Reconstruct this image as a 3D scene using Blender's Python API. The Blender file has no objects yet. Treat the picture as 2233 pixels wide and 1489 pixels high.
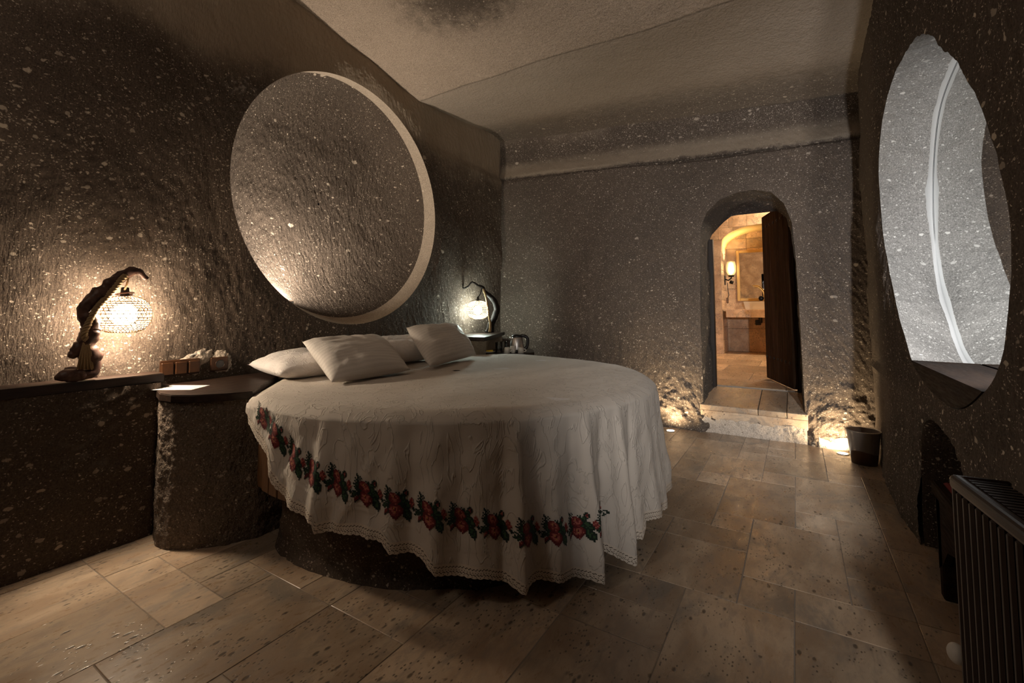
import bpy, bmesh, math, random
import numpy as np
from mathutils import Vector, Matrix
random.seed(7)
SC = bpy.context.scene
COL = SC.collection
R_ = math.radians

# ------------------------------------------------------------------ camera
CAM_H, FPX, CX, YAW, PITCH = 1.15, 992.4, 1116.5, R_(31.9), R_(3.5)
CY = 678 - FPX * math.tan(PITCH)
cam_d = bpy.data.cameras.new('camera'); cam = bpy.data.objects.new('camera', cam_d); COL.objects.link(cam)
cam_d.sensor_width = 36.0; cam_d.lens = 36.0 * FPX / 2233
cam_d.shift_y = (CY - 744.5) / 2233
cam_d.clip_start = 0.02
cam.location = (0, 0, CAM_H)
cam.rotation_euler = (math.pi / 2 + PITCH, 0, YAW)
SC.camera = cam

# ------------------------------------------------------------------ world, colour management
w = bpy.data.worlds.new('world'); SC.world = w; w.use_nodes = True
w.node_tree.nodes['Background'].inputs[0].default_value = (0.5, 0.45, 0.4, 1)
w.node_tree.nodes['Background'].inputs[1].default_value = 0.004
SC.view_settings.view_transform = 'Standard'; SC.view_settings.look = 'None'
SC.view_settings.gamma = 1; SC.view_settings.use_curve_mapping = False
SC.view_settings.exposure = 0.08
SC.cycles.sample_clamp_indirect = 4.0
SC.cycles.max_bounces = 10; SC.cycles.diffuse_bounces = 5
SC.cycles.caustics_reflective = False; SC.cycles.caustics_refractive = False

WARM, NEUT, COOL = (1.0, 0.73, 0.48), (1.0, 0.86, 0.70), (1.0, 0.94, 0.88)
E_LAMP_L, E_LAMP_R, E_BATH = 530.0, 320.0, 650.0
E_FILL = 30.0     # bulbs' emission; this one feeds the added fill globe
P_RECESS, P_FLOOR_L, P_FLOOR_R, P_NICHE, P_WALL_LAMP, P_BATH_CEIL, P_CEIL = 140.0, 34.0, 34.0, 24.0, 350.0, 135.0, 16.0

def light(name, kind, loc, power, color, parent=None, aim=None, size=0.05, spot=None, blend=0.5, sx=None):
    d = bpy.data.lights.new(name, kind); d.energy = power; d.color = color
    if kind == 'AREA':
        d.size = size
        if sx: d.shape = 'RECTANGLE'; d.size = size; d.size_y = sx
    else: d.shadow_soft_size = size
    if spot: d.spot_size = R_(spot); d.spot_blend = blend
    o = bpy.data.objects.new(name, d); COL.objects.link(o); o.location = loc
    if aim is not None:
        o.rotation_euler = (Vector(aim) - Vector(loc)).to_track_quat('-Z', 'Y').to_euler()
    if parent: o.parent = parent; o.matrix_parent_inverse = Matrix.Translation(-Vector(parent.location))
    return o

# ------------------------------------------------------------------ numeric helpers
def _hash(i, j, k, s):
    h = (i * 374761393 + j * 668265263 + k * 2147483647 + s * 974634777) & 0xFFFFFFFF
    h = ((h ^ (h >> 13)) * 1274126177) & 0xFFFFFFFF
    h = (h ^ (h >> 16)) & 0xFFFF
    return h / 65535.0 * 2 - 1
def vnoise(P, s=0):
    P = np.asarray(P, float); I = np.floor(P).astype(np.int64); F = P - I; F = F * F * (3 - 2 * F)
    r = 0
    for a in (0, 1):
        for b in (0, 1):
            for c in (0, 1):
                wt = (F[..., 0] if a else 1 - F[..., 0]) * (F[..., 1] if b else 1 - F[..., 1]) * (F[..., 2] if c else 1 - F[..., 2])
                r = r + wt * _hash(I[..., 0] + a, I[..., 1] + b, I[..., 2] + c, s)
    return r
def fbm(P, scale, oc=3, s=0):
    P = np.asarray(P, float) * scale; r = 0; a = 1.0
    for o in range(oc):
        r = r + a * vnoise(P, s + o); P = P * 2.03 + 11.3; a *= 0.5
    return r
def V3(a, b, c):
    return np.stack(np.broadcast_arrays(np.asarray(a, float), np.asarray(b, float), np.asarray(c, float)), -1)
# a pixel of the photograph -> a real point on a known plane
_F0 = np.array([-math.sin(YAW), math.cos(YAW), 0]); _R = np.array([math.cos(YAW), math.sin(YAW), 0]); _Z = np.array([0, 0, 1.])
_F = _F0 * math.cos(PITCH) + _Z * math.sin(PITCH); _U = np.cross(_R, _F); _O = np.array([0, 0, CAM_H])
def ray(x, y): return _F + _R * (x - CX) / FPX - _U * (y - CY) / FPX
def on_x(x, y, X): d = ray(x, y); return _O + d * X / d[0]
def on_y(x, y, Y): d = ray(x, y); return _O + d * Y / d[1]
def on_z(x, y, z): d = ray(x, y); return _O + d * (z - CAM_H) / d[2]
def at_depth(x, y, dep): return _O + ray(x, y) * dep

# ------------------------------------------------------------------ mesh helpers
def new_obj(name, me, mats, parent=None, smooth=True):
    if mats is not None:
        for m in (mats if isinstance(mats, (list, tuple)) else [mats]): me.materials.append(m)
    if smooth: me.shade_smooth()
    o = bpy.data.objects.new(name, me); COL.objects.link(o)
    if parent is not None:
        o.parent = parent; o.matrix_parent_inverse = parent_inv(parent)
    return o
def parent_inv(p):
    if p.parent is not None: return Matrix.Identity(4)   # parts stand at the world origin
    m = Matrix.Identity(4); q = p
    while q is not None:
        m = Matrix.LocRotScale(q.location, q.rotation_euler, q.scale) @ m if q.parent is None else m
        if q.parent is not None and (q.location.length > 1e-9): m = Matrix.Translation(q.location) @ m
        q = q.parent
    return m.inverted()
def raw(name, V, F, mats, parent=None, smooth=True, mi=None, uv=None):
    me = bpy.data.meshes.new(name); me.from_pydata([tuple(map(float, v)) for v in V], [], F)
    if mi is not None: me.polygons.foreach_set('material_index', mi)
    if uv is not None:
        l = me.uv_layers.new(name='UVMap'); li = np.zeros(len(me.loops), int); me.loops.foreach_get('vertex_index', li)
        l.data.foreach_set('uv', np.asarray(uv, np.float32)[li].ravel())
    me.update()
    return new_obj(name, me, mats, parent, smooth)
def gridfaces(nu, nv, closed=False, off=0):
    F = []
    for i in range(nu if closed else nu - 1):
        a = off + i * nv; b = off + ((i + 1) % nu) * nv
        for j in range(nv - 1): F.append((a + j, b + j, b + j + 1, a + j + 1))
    return F
def gridmesh(name, P, mats, parent=None, closed=False, smooth=True, uv=None, mi=None):
    nu, nv = P.shape[:2]
    return raw(name, P.reshape(-1, 3), gridfaces(nu, nv, closed), mats, parent, smooth, mi, None if uv is None else uv.reshape(-1, 2))
def bm_obj(name, bm, mats, parent=None, smooth=False):
    bmesh.ops.recalc_face_normals(bm, faces=bm.faces)
    me = bpy.data.meshes.new(name); bm.to_mesh(me); bm.free()
    return new_obj(name, me, mats, parent, smooth)
def box(bm, lo, hi, bevel=0.0, M=None, seg=1):
    lo = Vector(lo); hi = Vector(hi)
    g = bmesh.ops.create_cube(bm, size=1.0); vs = g['verts']
    for v in vs: v.co = Vector((lo[i] + (v.co[i] + .5) * (hi[i] - lo[i]) for i in range(3)))
    if bevel > 0:
        es = list({e for v in vs for e in v.link_edges})
        r = bmesh.ops.bevel(bm, geom=es, offset=bevel, segments=seg, affect='EDGES', profile=0.5)
        vs = list({v for f in r['faces'] for v in f.verts} | {v for v in vs if v.is_valid})
    if M is not None: bmesh.ops.transform(bm, matrix=M, verts=[v for v in vs if v.is_valid])
def boxo(name, lo, hi, mats, parent=None, bevel=0.004, M=None, seg=1):
    bm = bmesh.new(); box(bm, lo, hi, bevel, M, seg); return bm_obj(name, bm, mats, parent)
def prism(name, pts, z0, z1, mats, parent=None, bevel=0.003, seg=1, smooth=False):
    bm = bmesh.new(); n = len(pts)
    b = [bm.verts.new((p[0], p[1], z0)) for p in pts]; t = [bm.verts.new((p[0], p[1], z1)) for p in pts]
    bm.faces.new(b[::-1]); bm.faces.new(t)
    for i in range(n): bm.faces.new((b[i], b[(i + 1) % n], t[(i + 1) % n], t[i]))
    if bevel: bmesh.ops.bevel(bm, geom=[e for e in bm.edges if abs(e.verts[0].co.z - e.verts[1].co.z) < 1e-6], offset=bevel, segments=seg, affect='EDGES')
    return bm_obj(name, bm, mats, parent, smooth)
def spline(pts, n):
    P = np.asarray(pts, float); P = np.vstack([2 * P[0] - P[1], P, 2 * P[-1] - P[-2]]); m = len(P) - 3; out = []
    for i in range(m):
        for k in range(n):
            t = k / n; a, b, c, d = P[i:i + 4]
            out.append(.5 * ((2 * b) + (c - a) * t + (2 * a - 5 * b + 4 * c - d) * t * t + (3 * b - a - 3 * c + d) * t ** 3))
    out.append(P[-2]); return np.array(out)
def tube_geo(path, rad, seg=8, jit=0.0, sd=0):
    path = np.asarray(path, float); n = len(path); rad = np.broadcast_to(np.asarray(rad, float), (n,))
    T = np.gradient(path, axis=0); T /= np.linalg.norm(T, axis=1)[:, None] + 1e-12
    u = np.cross(T[0], [0.31, 0.87, 0.2]); u /= np.linalg.norm(u); V = []
    for i in range(n):
        u = u - T[i] * (u @ T[i]); u /= np.linalg.norm(u); v = np.cross(T[i], u)
        a = np.arange(seg) / seg * 2 * np.pi
        ring = path[i] + rad[i] * (np.cos(a)[:, None] * u + np.sin(a)[:, None] * v)
        V.append(ring)
    V = np.array(V)
    if jit:
        nn = fbm(V, 30, 3, sd); V = path[:, None] + (V - path[:, None]) * (1 + jit * nn)[..., None]
    F = []
    for i in range(n - 1):
        for j in range(seg): F.append((i * seg + j, i * seg + (j + 1) % seg, (i + 1) * seg + (j + 1) % seg, (i + 1) * seg + j))
    F.append(tuple(range(seg))[::-1]); F.append(tuple((n - 1) * seg + j for j in range(seg)))
    return V.reshape(-1, 3), F
def tubes(name, lst, mats, parent=None, seg=8, jit=0.0):
    V = []; F = []
    for q, (p, r) in enumerate(lst):
        v, f = tube_geo(p, r, seg, jit, q * 7); o = len(V); V += list(v); F += [tuple(i + o for i in x) for x in f]
    return raw(name, V, F, mats, parent)
def lathe(name, prof, c, mats, parent=None, seg=32, cap=True):
    a = np.arange(seg) / seg * 2 * np.pi; prof = np.asarray(prof, float)
    P = np.stack([c[0] + np.cos(a)[:, None] * prof[None, :, 0], c[1] + np.sin(a)[:, None] * prof[None, :, 0],
                  np.broadcast_to(c[2] + prof[None, :, 1], (seg, len(prof)))], -1)
    return gridmesh(name, P, mats, parent, closed=True)
def empty(name, loc, label=None, cat=None, group=None):
    o = bpy.data.objects.new(name, None); COL.objects.link(o); o.location = tuple(map(float, loc)); o.empty_display_size = .05
    return tag(o, label, cat, group)
def tag(o, label=None, cat=None, group=None, kind=None):
    if label: o['label'] = label
    if cat: o['category'] = cat
    if group: o['group'] = group
    if kind: o['kind'] = kind
    return o
def struct(o, label=None): return tag(o, label, None, None, 'structure')
def add_attr_color(o): pass

# ------------------------------------------------------------------ materials
class NT:
    def __init__(s, name):
        s.m = bpy.data.materials.new(name); s.m.use_nodes = True; s.t = s.m.node_tree; s.b = s.t.nodes['Principled BSDF']; s.o = s.t.nodes['Material Output']
    def n(s, typ, props=None, **k):
        x = s.t.nodes.new(typ)
        for a, v in (props or {}).items(): setattr(x, a, v)
        for a, v in k.items(): s.set(x.inputs[int(a[1:]) if a[0] == 'i' and a[1:].isdigit() else a.replace('_', ' ')], v)
        return x
    def set(s, inp, v):
        if isinstance(v, bpy.types.NodeSocket): s.t.links.new(v, inp)
        elif isinstance(v, bpy.types.Node): s.t.links.new(v.outputs[0], inp)
        else:
            if inp.type == 'RGBA' and len(v) == 3: v = (*v, 1)
            inp.default_value = v
    def p(s, **k):
        for a, v in k.items(): s.set(s.b.inputs[a.replace('_', ' ')], v)
        return s.m
    def math(s, op, a, b=0.0, c=0.0, clamp=False):
        x = s.t.nodes.new('ShaderNodeMath'); x.operation = op; x.use_clamp = clamp
        s.set(x.inputs[0], a); s.set(x.inputs[1], b)
        if len(x.inputs) > 2: s.set(x.inputs[2], c)
        return x.outputs[0]
    def ss(s, v, lo, hi):
        x = s.n('ShaderNodeMapRange', {'interpolation_type': 'SMOOTHSTEP'}); s.set(x.inputs[0], v); s.set(x.inputs[1], lo); s.set(x.inputs[2], hi); return x.outputs[0]
    def mr(s, v, lo, hi, a, b):
        x = s.n('ShaderNodeMapRange'); s.set(x.inputs[0], v); s.set(x.inputs[1], lo); s.set(x.inputs[2], hi); s.set(x.inputs[3], a); s.set(x.inputs[4], b); return x.outputs[0]
    def mix(s, f, a, b, mode='MIX'):
        x = s.n('ShaderNodeMix', {'data_type': 'RGBA', 'blend_type': mode}); s.set(x.inputs[0], f); s.set(x.inputs[6], a); s.set(x.inputs[7], b); return x.outputs[2]
    def co(s, out='Object'): return s.n('ShaderNodeTexCoord').outputs[out]
    def map(s, v, sc=(1, 1, 1), rot=(0, 0, 0), loc=(0, 0, 0)):
        x = s.n('ShaderNodeMapping'); s.set(x.inputs[0], v); x.inputs[1].default_value = loc; x.inputs[2].default_value = rot; x.inputs[3].default_value = sc; return x.outputs[0]
    def noise(s, v, sc, det=4, rough=.55, dist=0.0):
        x = s.n('ShaderNodeTexNoise'); s.set(x.inputs['Vector'], v); x.inputs['Scale'].default_value = sc; x.inputs['Detail'].default_value = det
        x.inputs['Roughness'].default_value = rough; x.inputs['Distortion'].default_value = dist; return x
    def voro(s, v, sc, feat='F1'):
        x = s.n('ShaderNodeTexVoronoi', {'feature': feat}); s.set(x.inputs['Vector'], v); x.inputs['Scale'].default_value = sc; return x
    def bump(s, h, st=.5, dist=.01, prev=None):
        x = s.n('ShaderNodeBump'); x.inputs['Strength'].default_value = st; x.inputs['Distance'].default_value = dist; s.set(x.inputs['Height'], h)
        if prev is not None: s.set(x.inputs['Normal'], prev)
        return x.outputs[0]

def simple(name, col, rough=.5, metal=0.0, bumpsc=None, bumpst=.2, var=.15, spec=.5, **k):
    t = NT(name); c = t.co()
    n = t.noise(c, bumpsc or 30, 4)
    a = tuple(x * (1 - var) for x in col); b = tuple(min(1, x * (1 + var)) for x in col)
    t.p(Base_Color=t.mix(n.outputs[0], a, b), Roughness=rough, Metallic=metal)
    t.set(t.b.inputs['Specular IOR Level'], spec)
    if bumpst: t.p(Normal=t.bump(n.outputs[0], bumpst, .002))
    for kk, v in k.items(): t.set(t.b.inputs[kk.replace('_', ' ')], v)
    return t.m
def emis(name, col, st):
    t = NT(name); t.p(Base_Color=(0, 0, 0), Emission_Color=col, Emission_Strength=st); return t.m

def tuff(name, dark, light, fleck=(.50, .42, .335), dens=1.0, marks=(30, 7, 0.0), mst=.6, layer=None, fine=.5, rough=.92, bd=.012, post=None):
    """volcanic tuff: dark matrix, pale pumice of three sizes, pick marks as relief, optional pale ash layer (z range)"""
    t = NT(name); c = t.co()
    warp = t.noise(c, 9, 3); wv = t.n('ShaderNodeVectorMath', {'operation': 'MULTIPLY_ADD'})
    t.set(wv.inputs[0], warp.outputs[1]); wv.inputs[1].default_value = (.05, .05, .05); t.set(wv.inputs[2], c)
    fine_w = t.noise(c, 70, 2); wf = t.n('ShaderNodeVectorMath', {'operation': 'MULTIPLY_ADD'})
    t.set(wf.inputs[0], fine_w.outputs[1]); wf.inputs[1].default_value = (.014, .014, .014); t.set(wf.inputs[2], wv)
    v = t.map(wf.outputs[0], (1, 1, 1.45))
    big = t.noise(c, 1.3, 5, .6); mid = t.noise(c, 14, 6, .7); gr = t.noise(c, 130, 3, .7)
    base = t.mix(t.ss(big.outputs[0], .3, .72), dark, light)
    base = t.mix(t.mr(mid.outputs[0], .3, .7, 0, .55), base, tuple(x * .5 for x in dark))
    base = t.mix(t.mr(gr.outputs[0], .28, .75, 0, .85), base, tuple(min(1, x * 2.0) for x in light))
    lay = None
    if layer:
        sp = t.n('ShaderNodeSeparateXYZ'); t.set(sp.inputs[0], c)
        z = t.math('ADD', sp.outputs[2], t.mr(big.outputs[0], 0, 1, -.35, .35)); z = t.math('ADD', z, t.mr(mid.outputs[0], 0, 1, -.12, .12))
        lay = t.ss(z, layer[0], layer[1]); base = t.mix(t.math('MULTIPLY', lay, .85), base, layer[2])
    dmul = None
    if post: base, dmul = post(t, c, base, big, mid)
    masks = []
    for sc, p, r0, r1 in ((6.5, .13, .10, .25), (17, .19, .12, .30), (46, .34, .14, .38), (105, .30, .2, .46)):
        vo = t.voro(v, sc); cs = t.n('ShaderNodeSeparateColor'); t.set(cs.inputs[0], vo.outputs['Color'])
        thr = t.mr(cs.outputs[1], 0, 1, r0, r1)
        m = t.math('SUBTRACT', 1.0, t.ss(t.math('DIVIDE', vo.outputs['Distance'], thr), .72, 1.0))
        pd = p * dens
        g = t.math('LESS_THAN', cs.outputs[0], t.math('MULTIPLY', t.mr(big.outputs[0], .25, .75, .35, 1.6), pd if dmul is None else t.math('MULTIPLY', dmul, pd)))
        m = t.math('MULTIPLY', m, g)
        if lay is not None: m = t.math('MULTIPLY', m, t.math('SUBTRACT', 1.0, t.math('MULTIPLY', lay, .8)))
        masks.append(t.math('MULTIPLY', m, t.mr(cs.outputs[2], 0, 1, .35, 1.0)))
    mx = masks[0]
    for m in masks[1:]: mx = t.math('MAXIMUM', mx, m)
    col = t.mix(mx, base, fleck)
    a, b, rot = marks
    mk = t.noise(t.map(c, (a, a, b), (0.0, 0.0, 0.0) if not rot else (rot, 0, 0)), 1.0, 3, .55, .4)
    h = t.math('ADD', t.math('MULTIPLY', mk.outputs[0], 1.0), t.math('MULTIPLY', gr.outputs[0], .22 * fine))
    h = t.math('ADD', h, t.math('MULTIPLY', mid.outputs[0], .5 * fine)); h = t.math('ADD', h, t.math('MULTIPLY', mx, .10))
    t.p(Base_Color=col, Roughness=rough, Normal=t.bump(h, mst, bd)); t.set(t.b.inputs['Specular IOR Level'], .25)
    return t.m

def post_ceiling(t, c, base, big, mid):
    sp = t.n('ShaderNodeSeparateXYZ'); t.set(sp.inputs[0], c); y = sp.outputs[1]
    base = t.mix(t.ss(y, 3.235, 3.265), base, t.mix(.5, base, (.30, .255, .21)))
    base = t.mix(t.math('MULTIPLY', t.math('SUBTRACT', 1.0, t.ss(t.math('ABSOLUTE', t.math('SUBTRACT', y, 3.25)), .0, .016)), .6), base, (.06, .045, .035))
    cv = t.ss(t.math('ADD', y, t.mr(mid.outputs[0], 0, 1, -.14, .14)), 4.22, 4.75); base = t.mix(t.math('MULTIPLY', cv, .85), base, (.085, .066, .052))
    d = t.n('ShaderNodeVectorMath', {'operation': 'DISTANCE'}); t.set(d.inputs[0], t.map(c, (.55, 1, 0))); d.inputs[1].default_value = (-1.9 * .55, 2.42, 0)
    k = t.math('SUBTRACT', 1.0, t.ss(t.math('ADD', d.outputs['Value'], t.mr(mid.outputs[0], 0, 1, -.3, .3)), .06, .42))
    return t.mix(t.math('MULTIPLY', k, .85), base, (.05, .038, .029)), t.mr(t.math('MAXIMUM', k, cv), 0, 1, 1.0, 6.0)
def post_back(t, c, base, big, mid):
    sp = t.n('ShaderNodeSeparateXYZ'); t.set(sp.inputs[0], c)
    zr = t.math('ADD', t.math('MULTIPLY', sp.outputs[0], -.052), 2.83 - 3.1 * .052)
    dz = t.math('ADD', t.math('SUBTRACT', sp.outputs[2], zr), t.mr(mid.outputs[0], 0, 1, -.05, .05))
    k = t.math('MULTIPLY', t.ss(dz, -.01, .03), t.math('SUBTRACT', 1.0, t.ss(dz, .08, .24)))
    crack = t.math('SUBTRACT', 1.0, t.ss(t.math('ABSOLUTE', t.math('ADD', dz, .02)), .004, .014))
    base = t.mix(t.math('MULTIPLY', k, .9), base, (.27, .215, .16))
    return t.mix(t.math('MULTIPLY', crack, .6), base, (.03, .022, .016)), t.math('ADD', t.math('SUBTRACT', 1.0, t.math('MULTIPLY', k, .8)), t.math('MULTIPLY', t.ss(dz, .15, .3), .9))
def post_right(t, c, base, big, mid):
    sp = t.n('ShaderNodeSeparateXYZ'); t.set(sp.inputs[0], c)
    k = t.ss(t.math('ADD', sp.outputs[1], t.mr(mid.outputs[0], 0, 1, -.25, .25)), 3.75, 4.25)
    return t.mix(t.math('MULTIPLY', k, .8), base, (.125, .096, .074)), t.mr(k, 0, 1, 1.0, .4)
DK, LT = (.030, .022, .0165), (.075, .056, .043)
ASH = (.36, .29, .22)
M_wallL = tuff('tuff_left', DK, LT, dens=1.0, marks=(85, 26, .3), mst=.75, layer=(2.55, 3.0, ASH), bd=.006)
M_dish = tuff('tuff_recess', (.030, .0225, .0175), (.063, .048, .037), dens=.8, marks=(52, 19, .35), mst=1.0, bd=.016)
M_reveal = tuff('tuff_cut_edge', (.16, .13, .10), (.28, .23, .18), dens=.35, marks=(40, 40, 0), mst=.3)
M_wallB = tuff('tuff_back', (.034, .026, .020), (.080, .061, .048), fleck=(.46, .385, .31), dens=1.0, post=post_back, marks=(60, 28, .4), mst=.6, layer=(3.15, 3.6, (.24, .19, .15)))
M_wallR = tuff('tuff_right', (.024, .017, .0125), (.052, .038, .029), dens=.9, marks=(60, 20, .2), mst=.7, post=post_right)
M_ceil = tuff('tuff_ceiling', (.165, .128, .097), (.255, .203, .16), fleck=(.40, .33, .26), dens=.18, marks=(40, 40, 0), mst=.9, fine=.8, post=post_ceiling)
M_ledge = tuff('tuff_ledge', DK, (.06, .044, .033), fleck=(.38, .31, .24), dens=.85, marks=(60, 24, .2), mst=.6)
M_rough = tuff('tuff_hewn', (.06, .044, .034), (.12, .09, .068), dens=.7, marks=(75, 55, .5), mst=1.0, bd=.03)
M_revealR = tuff('tuff_pale', (.085, .08, .074), (.20, .187, .17), fleck=(.62, .59, .54), dens=1.0, marks=(60, 40, 0), mst=.4)
def ceil_mat():
    m = M_ceil; return m
M_doorcut = tuff('tuff_doorway', (.022, .018, .016), (.05, .042, .037), dens=.6, marks=(40, 12, 0), mst=.6)
M_farledge_lit = tuff('tuff_far_ledge_lit', (.19, .165, .125), (.32, .28, .22), dens=.4, marks=(50, 24, .3), mst=.7)  # paler than the other ledges: light on this face put into the colour
M_plaster = tuff('plaster_patch', (.24, .20, .165), (.40, .34, .28), fleck=(.2, .16, .12), dens=.3, marks=(30, 30, 0), mst=1.0, bd=.015)

def travertine(name, tint=(1, 1, 1)):
    t = NT(name); oi = t.n('ShaderNodeObjectInfo'); c = t.co()
    off = t.n('ShaderNodeVectorMath', {'operation': 'MULTIPLY_ADD'}); cmb = t.n('ShaderNodeCombineXYZ')
    for i in range(3): t.set(cmb.inputs[i], oi.outputs['Random'])
    t.set(off.inputs[0], cmb.outputs[0]); off.inputs[1].default_value = (37, 91, 13); t.set(off.inputs[2], c); v = off.outputs[0]
    cl = t.noise(t.map(v, (1, .45, 1)), 4.5, 6, .62, .6); fi = t.noise(t.map(v, (1, .35, 1)), 28, 5, .7, .4)
    A = tuple(a * b for a, b in zip((.345, .235, .150), tint)); B = tuple(a * b for a, b in zip((.54, .41, .285), tint)); Cc = tuple(a * b for a, b in zip((.30, .235, .18), tint))
    col = t.mix(t.ss(cl.outputs[0], .35, .68), A, B)
    col = t.mix(t.math('MULTIPLY', t.ss(fi.outputs[0], .47, .68), .7), col, Cc)
    gv = t.noise(t.map(v, (1, .5, 1), (0, 0, .3)), 3.1, 7, .7, 1.2)
    col = t.mix(t.math('MULTIPLY', t.ss(gv.outputs[0], .53, .66), .72), col, tuple(a * b for a, b in zip((.22, .19, .16), tint)))
    vo = t.voro(t.map(v, (1, .5, 1)), 30); cs = t.n('ShaderNodeSeparateColor'); t.set(cs.inputs[0], vo.outputs['Color'])
    pit = t.math('SUBTRACT', 1.0, t.ss(t.math('ADD', vo.outputs['Distance'], t.mr(fi.outputs[0], 0, 1, -.15, .15)), .12, .26))
    dn = t.noise(v, 5.5, 3); pit = t.math('MULTIPLY', pit, t.math('LESS_THAN', cs.outputs[0], t.mr(dn.outputs[0], .44, .62, 0.02, .95)))
    vo2 = t.voro(t.map(v, (1, .55, 1)), 85); cs2 = t.n('ShaderNodeSeparateColor'); t.set(cs2.inputs[0], vo2.outputs['Color'])
    p2 = t.math('MULTIPLY', t.math('SUBTRACT', 1.0, t.ss(vo2.outputs['Distance'], .15, .34)), t.math('LESS_THAN', cs2.outputs[0], t.mr(dn.outputs[0], .46, .60, .03, .8)))
    pit = t.math('MAXIMUM', pit, p2); col = t.mix(t.math('MULTIPLY', pit, .85), col, (.085, .062, .045))
    hs = t.n('ShaderNodeHueSaturation'); t.set(hs.inputs['Color'], col); t.set(hs.inputs['Value'], t.mr(oi.outputs['Random'], 0, 1, .70, 1.18))
    t.set(hs.inputs['Saturation'], t.mr(cs.outputs[0], 0, 0.0001, .95, .95))
    h = t.math('SUBTRACT', t.math('MULTIPLY', cl.outputs[0], .5), pit); h = t.math('ADD', h, t.math('MULTIPLY', fi.outputs[0], .35))
    t.p(Base_Color=hs.outputs[0], Roughness=t.mr(fi.outputs[0], .3, .7, .22, .44), Normal=t.bump(h, .22, .005)); return t.m
M_tile = travertine('travertine')
M_btile = travertine('travertine_bath', (1.35, 1.3, 1.2))
M_grout = simple('grout', (.25, .21, .175), .95, bumpsc=80)

def wood(name, a, b, rough=.4, sc=(3, 40, 40), coat=0.0, spec=.3):
    t = NT(name); c = t.co(); n = t.noise(t.map(c, sc), 1.0, 6, .6, .8); f = t.noise(t.map(c, tuple(x * 4 for x in sc)), 1.0, 4, .6)
    col = t.mix(t.ss(n.outputs[0], .3, .7), a, b); col = t.mix(t.math('MULTIPLY', t.ss(f.outputs[0], .55, .8), .5), col, tuple(x * .45 for x in a))
    t.p(Base_Color=col, Roughness=t.mr(f.outputs[0], .3, .7, rough * .8, rough * 1.2), Normal=t.bump(f.outputs[0], .12, .003)); t.p(Coat_Weight=coat, Coat_Roughness=.2); t.set(t.b.inputs['Specular IOR Level'], spec); return t.m
M_woodY = wood('dark_wood_along', (.014, .008, .006), (.036, .020, .013), .46, (40, 3, 40))
M_woodV = wood('dark_wood_upright', (.009, .0055, .0035), (.024, .013, .008), .5, (30, 30, 2.5))
M_door = wood('door_wood', (.024, .013, .008), (.060, .033, .019), .85, (30, 30, 2.5), spec=.05)
M_bench = wood('bench_wood', (.010, .006, .004), (.028, .015, .009), .85, (30, 3, 30), spec=.08)
M_sill = wood('sill_wood', (.009, .0055, .004), (.024, .014, .009), .7, (30, 3, 30), spec=.12)
M_slat = wood('brown_slat', (.065, .030, .013), (.11, .052, .022), .5, (30, 30, 3))
M_switch = wood('walnut_plastic', (.030, .012, .005), (.052, .021, .008), .35, (14, 14, 14))
M_branch = wood('driftwood', (.045, .022, .016), (.12, .062, .046), .45, (25, 25, 25))
M_branchD = wood('dark_driftwood', (.005, .0035, .003), (.014, .009, .007), .85, (25, 25, 25))
M_rope = simple('jute_rope', (.30, .20, .10), .9, bumpsc=200, var=.3)
M_cane = simple('cane', (.72, .60, .42), .6, bumpsc=120, var=.2, bumpst=0)
M_black = simple('black_plastic', (.010, .009, .009), .3, bumpst=0)
M_iron = simple('wrought_iron', (.015, .012, .010), .45, .6, bumpsc=90)
M_steel = simple('brushed_steel', (.62, .59, .56), .36, 1.0, bumpst=0, var=.05)
M_chrome = simple('gold_brass', (.70, .55, .28), .12, 1.0, bumpst=0, var=.05)
M_porc = simple('white_porcelain', (.74, .70, .63), .12, bumpst=0, var=.03)
M_white = simple('white_plastic', (.72, .70, .66), .4, bumpst=0, var=.03)
M_paper = simple('white_paper', (.58, .56, .56), .7, bumpst=0, var=.02)
M_yellow = simple('yellow_wrapper', (.85, .60, .04), .4, bumpst=0, var=.2)
M_red = simple('red_velvet', (.16, .008, .010), .8, bumpsc=120)
M_rad = simple('radiator_paint', (.010, .0045, .0035), .25, bumpst=0, var=.15)
M_bin = simple('brown_bin', (.12, .065, .036), .5, bumpst=0)
M_grey = simple('grey_conduit', (.42, .40, .37), .5, bumpst=0)
M_caulk = simple('white_sealant', (.46, .455, .44), .6, bumpsc=160, var=.06)
M_gold = simple('gold_frame', (.62, .40, .14), .35, .35, bumpsc=60)
M_pl_yel = simple('ochre_plaster', (.66, .47, .20), .7, bumpsc=25)
M_mirror = NT('mirror_glass').p(Base_Color=(.86, .87, .86), Metallic=1.0, Roughness=.012)
M_glass = NT('clear_glass').p(Base_Color=(.96, .97, .97), Roughness=.02, Transmission_Weight=1.0, IOR=1.45)
M_bag = NT('plastic_bag').p(Base_Color=(.70, .64, .56), Roughness=.22, Transmission_Weight=.55, Alpha=.30)
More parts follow.
